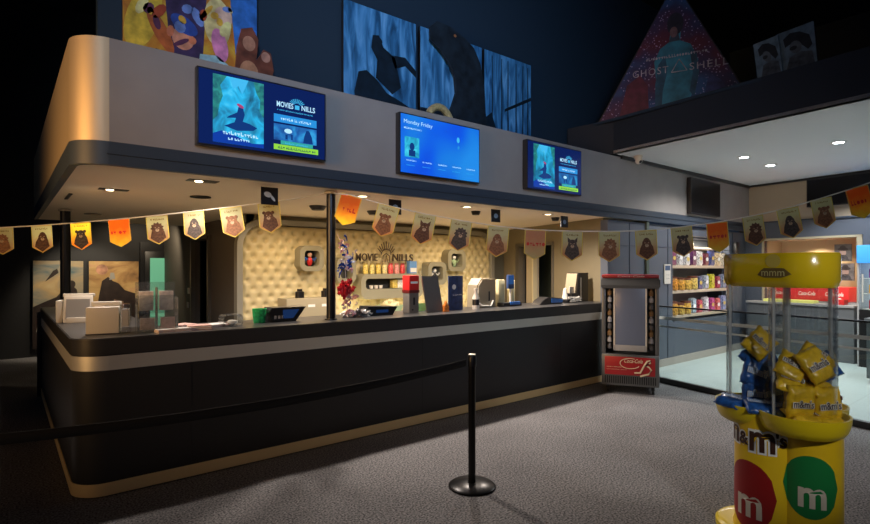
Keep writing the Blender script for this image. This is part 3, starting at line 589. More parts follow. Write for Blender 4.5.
# ------------------------------------------------------------------ posters on the far wall
desert = [Mpic('print_desert_blue',[(.08,.14,.16),(.30,.26,.18),(.46,.32,.15),(.55,.42,.22)],1.6,0,(1,1,1.6),seed=5),Mpic('print_desert_gold',[(.14,.07,.03),(.36,.20,.07),(.52,.34,.13),(.5,.25,.14)],2.0,0,(1,1,1.6),seed=6)]
for i,(x0,x1,lab) in enumerate(((.41,1.18,'desert poster with a pale sky on the far wall behind the left pole'),(1.25,2.10,'golden desert poster with dark riders on the far wall, right of the other one'))):
    w = x1-x0; t = thing('wall_poster', lab, 'poster', (x0,11.93,.15)); b = MB(); b.box(0,w,0,.05,0,1.59,black_m); b.build('board', t)
    fr = frame((0,0,0),(1,0,0)); b = MB(); b.rect(.01,w-.01,.01,1.58,desert[i],fr,.002); dk = pnl((.025,.015,.012),'rider_dark')
    if i == 0:
        b.flat([(.0,.75),(.2,.85),(.35,.92),(.45,1.05),(.58,1.14),(.66,1.05),(.70,.8),(.72,0),(.0,0)],dk,fr,.004); b.flat([(.18,1.2),(.38,1.36),(.36,1.44),(.30,1.40)],dk,fr,.004); b.ell(.58,1.15,.06,.07,dk,fr,.005)
        b.flat([(.05,.3),(.25,.35),(.3,.7),(.1,.65)],M('rider_cloth',(.3,.28,.24),.6),fr,.006)
    else:
        b.flat([(.16,.85),(.22,1.2),(.32,1.28),(.40,1.2),(.5,1.15),(.6,1.02),(.78,.95),(.78,0),(.16,0)],dk,fr,.004); b.ell(.22,1.42,.10,.1,pnl((.4,.2,.12),'red_dust'),fr,.003); b.flat([(.34,1.22),(.44,1.24),(.42,1.36),(.36,1.36)],M('rider_cloth'),fr,.005); b.flat([(.4,.3),(.6,.3),(.58,.8),(.42,.85)],pnl((.22,.14,.09),'horse_brown'),fr,.006)
    b.build('print', t, smooth=False)
# ------------------------------------------------------------------ bunting
strm = M('white_cord',(.7,.68,.62),.7)
orange_m = None
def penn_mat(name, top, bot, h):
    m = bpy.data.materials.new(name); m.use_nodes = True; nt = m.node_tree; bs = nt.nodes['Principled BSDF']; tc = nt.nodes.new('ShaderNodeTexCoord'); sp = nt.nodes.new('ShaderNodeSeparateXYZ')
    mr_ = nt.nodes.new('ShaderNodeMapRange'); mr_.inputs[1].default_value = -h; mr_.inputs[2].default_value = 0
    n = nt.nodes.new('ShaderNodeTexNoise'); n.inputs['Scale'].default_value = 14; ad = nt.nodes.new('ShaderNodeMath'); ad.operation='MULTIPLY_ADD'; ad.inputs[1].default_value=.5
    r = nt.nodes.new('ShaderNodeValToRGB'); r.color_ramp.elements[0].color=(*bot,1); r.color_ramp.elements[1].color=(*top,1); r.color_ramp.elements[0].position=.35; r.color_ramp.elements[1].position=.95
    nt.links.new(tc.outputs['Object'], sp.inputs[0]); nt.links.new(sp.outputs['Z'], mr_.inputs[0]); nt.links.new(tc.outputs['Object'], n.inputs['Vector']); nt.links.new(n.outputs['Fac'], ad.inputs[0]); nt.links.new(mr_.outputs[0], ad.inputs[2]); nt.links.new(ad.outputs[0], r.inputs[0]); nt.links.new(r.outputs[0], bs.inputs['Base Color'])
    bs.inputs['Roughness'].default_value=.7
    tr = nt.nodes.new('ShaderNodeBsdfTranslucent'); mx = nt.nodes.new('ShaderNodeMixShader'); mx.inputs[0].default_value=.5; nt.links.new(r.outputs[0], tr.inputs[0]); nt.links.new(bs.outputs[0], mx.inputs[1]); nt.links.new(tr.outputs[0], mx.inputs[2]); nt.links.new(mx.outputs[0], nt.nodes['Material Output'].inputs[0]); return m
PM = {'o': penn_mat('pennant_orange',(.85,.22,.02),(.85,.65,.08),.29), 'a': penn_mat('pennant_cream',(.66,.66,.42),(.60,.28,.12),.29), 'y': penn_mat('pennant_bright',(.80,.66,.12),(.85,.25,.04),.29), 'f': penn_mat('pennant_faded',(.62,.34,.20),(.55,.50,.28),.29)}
bord = M('pennant_border',(.68,.56,.10),.7); redt = M('pennant_red_text',(.55,.04,.03),.7); brt = M('pennant_text',(.28,.20,.05),.7); fur = [M('fur_brown',(.10,.045,.025),.8,noise=.5,nscale=60), M('fur_grey',(.07,.055,.05),.8,noise=.5,nscale=60), M('fur_tan',(.22,.10,.05),.8,noise=.4,nscale=60)]; furl = M('fur_pale',(.45,.33,.22),.8)
def pennant(u0, v0, u1, v1, w0, w1, kind, label, seed):
    p0, p1 = at(u0,v0,w0), at(u1,v1,w1); d = p1-p0; L = d.length; rnd = random.Random(seed)
    t = thing('bunting_pennant', label, 'pennant', p0+Vector((0,0,0)), math.atan2(d.y,d.x), 'pennants on the bunting'); pitch = -math.atan2(d.z, math.hypot(d.x,d.y)); t.rotation_euler = (0, pitch, math.atan2(d.y,d.x)+rnd.uniform(-.10,.10))
    h1, h2 = L*1.12, L*1.42; fr = frame((0,0,0),(1,0,0)); b = MB(); bend = lambda x,y: .003*math.sin(PI*x/L)*(-y/h2)+rnd_b*(y/h2)*(x/L-.5)
    rnd_b = rnd.uniform(-.003,.003)
    N = 8; front, back = [], []
    def P(x,y,z): return fr(x,y,bend(x,y)+z)
    for i in range(N):
        xa, xb = L*i/N, L*(i+1)/N; ya, yb = [-(h1+(h2-h1)*(1-abs(2*x/L-1))**.9) for x in (xa,xb)]
        M_ = PM[kind]; K=5
        for j in range(K):
            b.face([P(xa,ya*(j+1)/K,0),P(xb,yb*(j+1)/K,0),P(xb,yb*j/K,0),P(xa,ya*j/K,0)],M_); 
    b.bm.verts.ensure_lookup_table(); bmesh.ops.remove_doubles(b.bm, verts=b.bm.verts[:], dist=1e-5)
    g = bmesh.ops.extrude_face_region(b.bm, geom=b.bm.faces[:])
    for v in [e for e in g['geom'] if isinstance(e, bmesh.types.BMVert)]: v.co.y += .002
    bmesh.ops.recalc_face_normals(b.bm, faces=b.bm.faces[:])
    cloth = b.build('cloth', t)
    fp = lambda x,y,z=0: P(x,y,z); b = MB(); e = L*.035
    def fl(pts, m, z): b.face([fp(x,y,z) for x,y in pts], m)
    for side in (0,1):
        xa = 0 if side == 0 else L-e; fl([(xa,-h1),(xa+e,-h1),(xa+e,0),(xa,0)],bord,.002)
    fl([(0,-h1),(e,-h1),(L/2,-h2+e),(L/2,-h2)],bord,.002); fl([(L/2,-h2),(L/2,-h2+e),(L-e,-h1),(L,-h1)],bord,.002); fl([(e,-e),(L-e,-e),(L-e,0),(e,0)],bord,.002)
    if kind in 'of':
        squig(b, L*.10, -h1*.68, L*.76, L*.22, redt, fp, .004, rnd)
    else:
        squig(b, L*.2, -h1*.2, L*.6, L*.10, brt, fp, .004, rnd); F_ = fur[seed % 3]; cx, cy = L*(.5+rnd.uniform(-.06,.06)), -h1*.56; rr_ = L*.2
        b.flat([(L*.14,-h1*.98),(L*.86,-h1*.98),(L*.8,-h1*.7),(cx+rr_,cy),(cx-rr_,cy),(L*.2,-h1*.75)],F_,fp,.003)
        b.flat([(L*.14,-h1*.98),(L*.86,-h1*.98),(L*.5,-h2*.97)],F_,fp,.003)
        b.ell(cx,cy,rr_*1.05,rr_*1.15,F_,fp,.004)
        v = seed % 4
        if v == 0:
            for s in (-1,1): b.ell(cx+s*rr_*1.0,cy+rr_*.8,rr_*.38,rr_*.4,F_,fp,.005,10)
        elif v == 1:
            for s in (-1,1): b.flat([(cx+s*rr_*.3,cy+rr_*.9),(cx+s*rr_*1.1,cy+rr_*.4),(cx+s*rr_*1.2,cy+rr_*1.7)],F_,fp,.005)
        elif v == 2: b.flat([(cx+rr_*1.6*math.cos(a)*(1 if k%2 else .78),cy+rr_*1.6*math.sin(a)*(1 if k%2 else .78)) for k,a in enumerate([2*PI*i/22 for i in range(22)])],F_,fp,.0035)
        else: b.ell(cx,cy+rr_*.5,rr_*.8,rr_*.9,F_,fp,.0035)
        b.ell(cx,cy-rr_*.45,rr_*.45,rr_*.38,furl,fp,.006,12); 
        for s in (-1,1): b.ell(cx+s*rr_*.4,cy+rr_*.2,rr_*.13,rr_*.13,furl,fp,.006,8)
        b.ell(cx,cy-rr_*.3,rr_*.14,rr_*.1,black_m,fp,.007,8)
    b.build('printed_picture', cloth, smooth=False)
wL = lambda u: 4.65+.4*(u/333)
S1 = [(-9,228,12,227.5,'a','cream animal pennant at the left edge of the view'),(31,226,52,225,'a','pale animal pennant hanging just left of the left pole'),(70,223,91,222,'y','bright yellow and orange animal pennant in the left span'),(108,220,129,218.5,'o','orange pennant with red lettering in the left span'),(145.6,216.5,167,215,'a','cream animal pennant just right of the left orange one'),(183,212,204,211,'a','cream pennant with a round brown animal over the grey side wall'),(219.5,209,241.5,206,'a','cream pennant with an eared animal left of the padded panel'),(257.5,203.5,279.5,202,'a','pennant with a brown bear hanging under the leftmost small black sign')]
S2 = [(341.5,192.5,362.5,199,'o','tilted orange pennant right beside the black pole'),(378.5,203,400,209,'a','tilted animal pennant under the second small black sign'),(415,212,436.5,216,'a','dark animal pennant, second to the left of the padded panel edge'),(451,219,472.5,222,'a','dark animal pennant over the right edge of the padded panel'),(488,225.5,509.5,227.5,'a','animal pennant under the third small black sign'),(525,229.5,546,230.5,'f','faded pink pennant with lettering before the narrow doorway'),(562,231,583,231.5,'a','striped animal pennant left of the blue grey pier'),(598.5,231.5,620,231.5,'a','round headed animal pennant above the red drinks cooler'),(635,231,656,230,'a','eared animal pennant on the blue grey pier right of the cooler'),(670.5,228,691.5,226,'a','animal pennant hanging before the snack shelves'),(706,223.5,727,221.5,'o','orange pennant with lettering right of the snack shelves'),(742,217.5,763,214.5,'a','maned animal pennant above the yellow dispenser'),(776,210.5,797,206.5,'a','grey bird-like animal pennant above the dispenser, right of the maned one'),(810,200.5,831,196.5,'a','horned animal pennant below the wide black wall screen'),(845,190,867,184.5,'o','orange pennant with red lettering at the far right')]
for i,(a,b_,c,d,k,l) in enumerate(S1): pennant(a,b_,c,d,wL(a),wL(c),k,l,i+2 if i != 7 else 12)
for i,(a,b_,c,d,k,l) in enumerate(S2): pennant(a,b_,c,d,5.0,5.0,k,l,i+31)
b = MB(); b.tube([at(-60,230,4.55)]+[at(u,v,wL(u)) for u,v in ((0,227.8),(41,225.4),(80,222.4),(118,219.2),(156,215.6),(193,211.4),(230,207),(268,202.4),(300,198),(330,193))],.006,strm,6)
tag(b.build('bunting_string'), 'thin pale string of the bunting left of the black pole', 'string', 'bunting strings')
b = MB(); b.tube([at(334,193,4.97)]+[at(u,v,5.0) for u,v in ((350,195),(389,206),(425,214),(461,220.6),(499,226.4),(535,230),(572,231.2),(609,231.5),(645,230.6),(681,227),(716,222.4),(752,216),(786,208.5),(820,198.6),(856,187.4),(900,172),(960,150))],.006,strm,6)
tag(b.build('bunting_string'), 'thin pale string of the bunting right of the black pole', 'string', 'bunting strings')
# small hanging counter signs
for i,(x,lab) in enumerate(((1.76,'small black and white hanging sign, leftmost under the soffit'),(3.11,'small black hanging sign second from the left under the soffit'),(4.60,'small black hanging sign above the padded panel right end'),(5.94,'small dark hanging sign nearest the blue grey pier'))):
    t = thing('hanging_sign', lab, 'sign', (x,4.6,2.325-.155), 0, 'small signs hanging from the booth ceiling'); fr = frame((0,0,0),(1,0,0)); b = MB(); b.box(0,.155,0,.006,-.01,.145,black_m)
    if i == 0: b.ell(.06,.08,.035,.025,M('sign_grey',(.5,.55,.58),.5),fr,.002,12,-.3); b.ell(.105,.05,.035,.012,M('sign_grey'),fr,.002,12,-.9)
    else: b.ell(.078,.065,.035,.03,M('sign_blue_grey',(.2,.3,.42),.5),fr,.002,12)
    b.build('board', t, smooth=False); b = MB()
    for q in (.02,.135): b.cyl((q,.003,.145),(q,.003,.155),.002,steel_m,6)
    b.build('hook', t)
# ------------------------------------------------------------------ ceiling fittings
glow = M('warm_lamp_glow',(1,.85,.6),.4,emit=9,ecol=(1,.78,.48)); glowc = M('cool_lamp_glow',(1,1,1),.4,emit=26,ecol=(.86,.95,1))
BL = [(1.30,4.70,'square'),(.80,5.74,'square'),(2.83,4.66,'round'),(4.29,4.70,'round'),(5.74,4.66,'round')]
names_b = ['square black framed downlight near the left menu screen','square black framed downlight over the left counter leg','round downlight just right of the pole','round downlight in the booth ceiling below the bright blue screen','round downlight below the third menu screen']
for (x,y,k),lab in zip(BL,names_b):
    t = thing('ceiling_light', lab, 'light', (x,y,2.33), 0, 'booth downlights'); b = MB()
    if k == 'square': b.box(-.12,.12,-.06,.06,-.006,-.0005,black_m,bev=.002); b.build('trim_plate', t); b = MB(); b.lathe([(0,-.012),(.028,-.012),(.032,-.007),(0,-.007)],glow,c=(-.03,0,0)); b.build('lamp', t)
    else: b.lathe([(.045,-.008),(.075,-.006),(.08,-.0005),(.045,-.0005)],M('pale_collar')); b.build('trim_plate', t); b = MB(); b.lathe([(0,-.006),(.044,-.006),(.044,-.002),(0,-.002)],glow); b.build('lamp', t)
for i,(x,y,lab) in enumerate(((1.57,5.75,'flat black ceiling speaker above the left counter'),(.94,8.5,'black ceiling vent far back over the left counter leg'),(2.88,5.75,'black ceiling dome just left of the pole'),(3.70,5.8,'black ceiling dome left of the second hanging sign'),(4.72,5.0,'black ceiling camera by the third hanging sign'),(6.2,4.9,'black spotlight at the right end of the booth ceiling'))):
    t = thing('ceiling_fitting', lab, 'ceiling fitting', (x,y,2.33)); b = MB(); d = .012 if i < 2 else .05
    b.lathe([(0,-.0005),(.10 if i<4 else .06,-.0005),(.10 if i<4 else .06,-.01),(.07 if i<4 else .045,-d),(0,-d-.004)],black_m); b.build('cover', t)
b = MB(); b.box(.50,.53,6.3,6.8,2.32,2.329,black_m); tag(b.build('ceiling_slot'), 'narrow black slot in the booth ceiling over the left counter leg', 'vent')
CLs = [(8.51,3.26,'downlight in the pale canopy, left and nearer the soffit'),(8.46,2.10,'brightest downlight in the pale canopy, on the right'),(9.50,3.25,'small downlight in the pale canopy farthest back')]
for x,y,lab in CLs:
    t = thing('ceiling_light', lab, 'light', (x,y,3.24), 0, 'canopy downlights'); b = MB(); b.lathe([(.06,-.01),(.095,-.006),(.10,-.0005),(.06,-.0005)],whitep_m); b.build('trim_ring', t); b = MB(); b.lathe([(0,-.012),(.058,-.008),(.058,-.002),(0,-.002)],glowc); b.build('lamp', t)
t = thing('security_camera', 'white dome security camera under the canopy beside the soffit', 'camera', (7.22,4.20,3.24)); b = MB(); b.lathe([(0,0),(.06,0),(.062,-.03),(.05,-.05),(0,-.05)],whitep_m); b.build('mount', t); b = MB(); b.ball((0,-.01,-.075),(.05,.05,.05),whitep_m,3); b.build('dome', t); b = MB(); b.ball((-.01,-.035,-.09),(.028,.028,.028),black_m,2); b.build('lens', t)
# ------------------------------------------------------------------ things on the counter
Z = 1.11
def put(name, label, cat, u=None, loc=None, rz=0, group=None): return thing(name, label, cat, loc, rz, group)
# two white ticket printers / tablets on the left leg
t = thing('point_of_sale_stand', 'white slanted tablet stand farther back on the left counter leg', 'till', (.53,5.76,Z), -.25); b = MB()
b.box(-.085,.085,-.06,.12,0,.05,whitep_m,bev=.01); b.build('base', t); b = MB(); sl = Matrix.Translation((0,-.02,.12))@Matrix.Rotation(-.2,4,'X')
b.box(-.11,.11,-.015,.02,-.12,.12,whitep_m,bev=.008,mat=sl); b.box(-.12,.12,-.0,.06,.12,.145,whitep_m,bev=.008,mat=sl); b.build('housing', t); b = MB(); b.box(-.09,.09,-.018,-.014,-.09,.09,greyp_m,mat=sl); b.build('grey_screen', t)
b = MB(); b.box(-.17,-.12,-.02,.1,0,.2,whitep_m,bev=.01); b.build('side_unit', t)
t = thing('napkin_box', 'white box with an open tray top near the rounded counter corner', 'box', (.59,4.68,Z), -.25); b = MB()
b.box(-.105,.105,-.08,.08,.005,.20,whitep_m,bev=.006); b.build('body', t); b = MB(); b.box(-.11,.11,-.075,-.06,0,.006,black_m); b.build('rubber_foot', t)
b = MB(); b.box(-.085,.105,.02,.10,.20,.235,whitep_m,bev=.006); b.box(-.06,.0,-.0,.02,.20,.207,white_m); b.build('lid', t)
b = MB(); b.box(.11,.175,-.085,.05,0,.22,acrylic_m,bev=.008); b.box(.12,.165,-.07,.035,.05,.18,M('grey_label',(.4,.4,.42),.5)); b.build('clear_side_bin', t)
# acrylic leaflet holder
t = thing('leaflet_holder', 'clear two-tier acrylic leaflet holder with pink leaflets on the counter', 'leaflet holder', (.93,4.60,Z), -.08); b = MB()
b.box(-.14,.14,.06,.064,0,.38,hold_m); b.box(-.14,-.136,-.10,.06,0,.26,hold_m); b.box(.136,.14,-.10,.06,0,.26,hold_m); b.box(-.002,.002,-.06,.06,.0,.34,hold_m); b.box(-.14,.14,-.03,-.026,.14,.28,hold_m); b.box(-.14,.14,-.10,-.096,0,.12,hold_m); b.build('holder', t)
for s,z0,y0,c,lab in ((-1,.16,.0,(.80,.72,.66),'upper left pale leaflets in the acrylic holder'),(1,.16,.0,(.80,.70,.64),'upper right pale leaflets in the acrylic holder'),(-1,.02,-.08,(.72,.55,.48),'lower left pink leaflets in the acrylic holder'),(1,.02,-.08,(.64,.42,.38),'lower right pink leaflets in the acrylic holder')):
    b = MB(); hh = .15 if z0 > .1 else .09; b.box(-.05,.05,0,.02,0,hh,M('leaflet_%d%d'%(s,int(z0*100)),c,.5,noise=.25,nscale=30),bev=.002); q = Matrix.Rotation(-.08,4,'Z')@Vector((s*.07,y0,z0))
    o = tag(b.build('leaflet_stack', loc=(.93+q.x,4.60+q.y,Z+q.z)), lab, 'leaflets', 'leaflets in the acrylic holder'); o.rotation_euler = (0,0,-.08)
pk = M('pink_paper',(.62,.38,.34),.6,noise=.3,nscale=25)
for i,(x,y,w,d,h,rz,lab) in enumerate(((1.02,4.47,.24,.10,.025,.1,'pink leaflet stack lying before the acrylic holder'),(1.22,4.52,.17,.14,.035,-.1,'white and pink leaflet stack right of the acrylic holder'),(1.36,4.66,.22,.16,.02,.2,'pale pink papers lying left of the clear box'),(1.15,4.72,.16,.14,.03,.4,'pink papers lying behind the acrylic holder'))):
    t = thing('leaflet_stack', lab, 'leaflets', (x,y,Z), rz, 'leaflets on the counter'); b = MB()
    for k in range(5): b.box(-w/2,w/2,-d/2,d/2,h*k/5,h*(k+1)/5-.0005,pk if (k+i) % 2 else white_m,mat=Matrix.Rotation(.05*math.sin(k*3+i),4,'Z'))
    b.build('paper', t, smooth=False)
t = thing('clear_box', 'small clear plastic box with a curved front, left of the green container', 'box', (1.50,4.60,Z), .1); b = MB()
b.ring(rr(.17,.10,.03,5,0,.05),rr(.155,.085,.025,5,0,.05),-.05,.05,hold_m,mat=Matrix.Rotation(PI/2,4,'X')); b.box(-.085,.085,-.052,.05,0,.004,hold_m); b.build('shell', t); b = MB(); b.ball((0.01,0,.03),(.045,.03,.022),whitep_m,2,.4,3); b.build('paper_content', t)
t = thing('green_container', 'bright green tub with a leaf pattern beside the till', 'tub', (1.79,4.72,Z)); b = MB(); b.lathe([(0,0),(.05,0),(.062,.12),(.064,.125),(.058,.125),(.046,.006),(0,.006)],M('leaf_green',(.02,.42,.12),.4,noise=.5,nscale=35)); b.build('body', t)
t = thing('cash_register', 'black till with a tilted screen between the green tub and the pole', 'till', (1.98,4.74,Z), 0); b = MB(); b.prism([(-.10,0),(.13,0),(.23,.13),(-.10,.13),(-.13,.09)],-.09,.09,black_m,bev=.006,mat=Matrix.Rotation(PI/2,4,'X')); b.build('housing', t)
b = MB(); f5 = frame((0,-.092,0),(1,0,0)); b.flat([(.0,.03),(.10,.03),(.16,.11),(.0,.11)],scr('till_blue',(.006,.02,.07)),f5,.002); b.build('screen', t); b = MB(); 
for k in range(3): b.box(-.08+k*.035,-.06+k*.035,-.094,-.092,.03,.06,greyp_m)
b.build('port', t)
t = thing('cash_register', 'low black till on the counter right of the crumpled wrappers', 'till', (3.02,4.72,Z), 0); b = MB(); b.prism([(-.18,0),(.16,0),(.22,.085),(-.14,.10)],-.09,.09,black_m,bev=.005,mat=Matrix.Rotation(PI/2,4,'X')); b.build('housing', t); b = MB(); b.box(-.05,.1,-.093,-.09,.03,.06,scr('till_blue')); b.build('screen', t)
# foil streamers on the pole
t = thing('foil_decoration', 'bunch of red, white and blue foil streamers hanging on the black pole', 'decoration', (2.52,4.47,Z)); rnd = random.Random(4)
foil = [M('foil_red',(.55,.02,.03),.25,.4),M('foil_blue',(.03,.09,.45),.25,.5),M('foil_white',(.7,.66,.68),.25,.5),M('foil_pink',(.5,.25,.28),.3,.3)]
for nme,c,rad,m,n in (('red_bunch',(.0,0,.29),(.085,.05,.085),0,26),('blue_bunch',(.0,0,.50),(.085,.05,.06),1,16),('white_bunch',(.03,0,.60),(.075,.05,.09),2,18),('tail_bunch',(.03,0,.14),(.075,.05,.11),3,24),('top_bunch',(-.03,0,.72),(.05,.03,.06),3,8)):
    b = MB()
    for k in range(n):
        a = rnd.uniform(0,2*PI); r_ = rnd.random()**.5; p = Vector((c[0]+rad[0]*r_*math.cos(a),c[1]+rad[1]*rnd.uniform(-1,1),c[2]+rad[2]*r_*math.sin(a))); q = p+Vector((rnd.uniform(-.045,.045),rnd.uniform(-.02,.02),rnd.uniform(-.07,.05))); mid = (p+q)/2+Vector((rnd.uniform(-.02,.02),-.015,.01))
        mm = foil[m] if rnd.random() < .7 or m == 0 else foil[rnd.randrange(4)]; b.tube([p,mid,q],.011 if m else .017,mm,5,.4)
    if m == 0: b.ball(c,(.07,.04,.07),foil[0],3,.35,2,5)
    b.build(nme, t)
b = MB(); b.tube([(-.07,.03,.82),(-.02,0,.7),(0,0,.5),(.02,0,.2),(.03,0,.02)],.004,foil[2],5); b.build('string', t)
wr_m = M('crumpled_wrapper',(.7,.66,.6),.3)
for i,(x,y,s) in enumerate(((2.66,4.66,.05),(2.76,4.60,.06),(2.87,4.66,.045))):
    b = MB(); b.ball((0,0,s*.6),(s*1.3,s,s*.75),wr_m if i != 1 else M('wrapper_dark',(.1,.09,.09),.3),3,.9,i,4); tag(b.build('crumpled_wrapper', loc=(x,y,Z+.003)), ('pale crumpled wrapper right beside the pole','dark crumpled wrapper in the middle of three on the counter','pale crumpled wrapper nearest the low black till')[i], 'wrapper', 'crumpled wrappers on the counter')
# back counter machines
t = thing('counter_machine', 'wide beige box machine with two dark knobs under the padded panel, left of the pole', 'machine', (3.27,6.72,.88)); b = MB(); b.box(-.42,.30,-.15,.15,0,.32,M('machine_beige',(.36,.32,.22),.4),bev=.01); b.build('housing', t)
for x in (-.18,.2):
    b = MB(); b.lathe([(0,.32),(.06,.32),(.06,.40),(.035,.41),(.035,.44),(0,.44)],blackm_m,c=(x,-.02,0)); b.build('knob', t)
b = MB(); [b.box(x,x+.1,-.153,-.15,.2,.235,white_m) for x in (-.12,.08)]; b.build('label_plate', t)
t = thing('snack_basket', 'pale green basket of snacks on the work counter left of the drinks kiosk', 'basket', (4.55,6.7,.88)); b = MB(); b.lathe([(0,0),(.14,0),(.2,.16),(.19,.16),(.13,.01),(0,.01)],M('pale_green'),seg=24); b.build('basket', t); b = MB(); b.ball((0,0,.14),(.15,.12,.1),cream_m,3,.4,3,4); b.build('snack_heap', t)
t = thing('green_card', 'light green card standing on the counter between kiosk and tilted grey board', 'card', (3.70,4.82,Z)); b = MB(); b.box(-.09,.09,0,.006,0,.09,M('light_green_card',(.35,.62,.2),.5)); b.build('card', t)
# kiosk
t = thing('dispenser_column', 'narrow grey dispenser column with a red top on the counter', 'dispenser', (3.47,4.70,Z), 0); b = MB(); b.box(-.065,.065,-.05,.07,0,.22,M('dispenser_grey',(.22,.2,.18),.4,.4),bev=.008); b.build('column', t)
b = MB(); b.box(-.068,.068,-.055,.075,.22,.41,red_m,bev=.012); b.box(-.069,.069,-.057,.076,.22,.25,M('dark_red',(.12,.01,.01),.4)); b.build('red_top', t); b = MB(); b.box(-.012,.012,-.053,-.05,.09,.17,black_m); b.box(-.03,-.01,-.053,-.05,.03,.045,black_m); b.build('slot', t); fr = frame((0,-.055,0),(1,0,0)); b = MB(); b.rect(-.05,.05,.32,.345,white_m,fr,.001); b.build('stripe', t)
# tilted grey board and blue board
t = thing('tilted_board', 'grey rectangular board leaning beside the dispenser column', 'board', (3.74,4.62,Z), 0); b = MB(); mt5 = Matrix.Rotation(-.06,4,'X'); b.prism([(-.115,0),(.115,0),(.05,.40),(-.175,.40)],-.008,.008,M('board_grey',(.12,.12,.12),.5),mat=mt5@Matrix.Rotation(PI/2,4,'X')); b.build('panel', t); b = MB(); b.box(-.05,.05,.03,.12,0,.02,greyp_m); b.build('foot', t)
t = thing('blue_board', 'dark blue notice board standing right of the tilted grey board', 'board', (4.10,4.68,Z)); b = MB(); b.box(-.11,.11,0,.015,0,.40,M('dark_blue_card',(.03,.05,.14),.4,noise=.5,nscale=18),bev=.003); b.build('panel', t); b = MB(); b.box(-.08,.08,.015,.08,0,.012,black_m); b.build('foot', t); fr = frame((0,0,0),(1,0,0)); b = MB(); b.ell(-.03,.27,.03,.03,white_m,fr,.002); squig(b,-.05,.17,.13,.02,white_m,fr,.002,random.Random(8)); b.build('print', t)
t = thing('snack_pouch', 'small orange and red snack pouch between the two boards', 'pouch', (3.86,4.58,Z)); b = MB(); b.prism([(-.035,0),(.04,0),(.04,.06),(-.0,.12),(-.035,.07)],-.02,.02,M('pouch_orange',(.75,.22,.04),.4,noise=.5,nscale=40),bev=.008,mat=Matrix.Rotation(PI/2,4,'X')); b.build('body', t)
t = thing('spray_bottle', 'white bottle with a dark label left of the beige coffee machine', 'bottle', (4.36,4.62,Z)); b = MB(); b.lathe([(0,0),(.04,0),(.042,.02),(.042,.14),(.018,.19),(.018,.22),(0,.22)],whitep_m); b.build('body', t); b = MB(); b.lathe([(0,.22),(.022,.22),(.022,.25),(0,.25)],whitep_m); b.build('cap', t); b = MB(); b.lathe([(.0428,.05),(.0428,.12)],black_m); b.build('dark_label', t)
t = thing('coffee_machine', 'beige rounded coffee machine near the right end of the padded panel', 'machine', (4.70,4.85,Z), -.15); b = MB(); b.prism([(-.17,0),(.12,0),(.12,.36),(-.10,.36),(-.16,.28)],-.12,.12,M('machine_taupe',(.30,.26,.19),.4),bev=.015,mat=Matrix.Rotation(PI/2,4,'X')); b.build('housing', t); b = MB(); b.tube([(-.17,-.13,.22),(-.2,-.13,.1),(-.12,-.14,.03),(.02,-.14,.02),(.06,-.14,.09)],.01,whitep_m,6); b.build('hose', t); b = MB(); b.box(.0,.02,-.123,-.12,.08,.2,black_m); b.build('handle', t)
t = thing('card_terminal', 'yellowish till stand with a dark blue card reader right of the beige machine', 'till', (5.10,4.80,Z)); cr = M('stand_cream',(.62,.55,.32),.5); b = MB(); b.box(-.15,-.03,.02,.1,0,.34,cr,bev=.01); b.box(.09,.16,.02,.1,0,.33,cr,bev=.01); b.build('stand_post', t); b = MB(); b.box(-.02,.09,-.03,.01,.22,.40,M('reader_blue',(.03,.06,.16),.3),bev=.008); b.build('reader', t); b = MB(); b.box(-.01,.08,-.033,-.03,.28,.39,scr('reader_glow',(.01,.05,.16))); b.build('screen', t); b = MB(); b.cyl((.035,-.01,.05),(.035,-.01,.23),.014,whitep_m,10); b.build('neck', t)
b = MB(); b.box(-.2,.14,-.12,.0,0,.05,black_m,bev=.01); b.box(-.08,.10,-.13,-.1,.02,.06,M('terminal_blue',(.02,.12,.42),.4),bev=.006); b.build('keypad', t)
t = thing('cash_register', 'low black and blue till before the narrow doorway', 'till', (5.78,4.70,Z)); b = MB(); b.prism([(-.26,0),(.22,0),(.24,.07),(-.08,.10),(-.2,.05)],-.08,.08,black_m,bev=.006,mat=Matrix.Rotation(PI/2,4,'X')); b.build('housing', t); b = MB(); b.prism([(-.03,.02),(.21,.02),(.23,.065),(-.02,.08)],.082,.09,M('terminal_blue'),mat=Matrix.Rotation(PI/2,4,'X')); b.build('blue_cover', t)
t = thing('receipt_printer', 'white and black receipt printer with tangled cables right of the low till', 'printer', (6.30,4.74,Z), .1); b = MB(); b.box(-.16,.18,-.08,.08,0,.05,black_m,bev=.01); b.box(-.02,.13,-.06,.06,.05,.13,blackm_m,bev=.01); b.build('housing', t); b = MB(); rnd = random.Random(9)
for k in range(7): b.tube([(rnd.uniform(-.2,.2),-.09+rnd.uniform(-.01,.01),rnd.uniform(.01,.09)) for _ in range(4)],.008,whitep_m,6)
b.build('cable', t); b = MB(); b.lathe([(0,.05),(.045,.05),(.02,.2),(0,.21)],whitep_m,c=(-.1,0,0)); b.box(.02,.14,.0,.01,.13,.22,whitep_m); b.build('paper_roll', t)
t = thing('display_case', 'tall black leaning display case at the right end of the counter', 'display', (6.50,4.82,Z)); b = MB(); b.prism([(-.05,0),(.24,0),(.24,.42),(.02,.42)],-.1,.1,black_m,bev=.005,mat=Matrix.Rotation(PI/2,4,'X')); b.build('housing', t); b = MB(); b.prism([(-.10,0),(-.055,0),(.015,.41),(-.02,.41)],-.09,.09,M('stand_tan',(.33,.28,.19),.5),mat=Matrix.Rotation(PI/2,4,'X')); b.build('side_panel', t); b = MB(); b.box(.05,.065,-.103,-.1,.05,.35,steel_m); b.build('edge_strip', t)
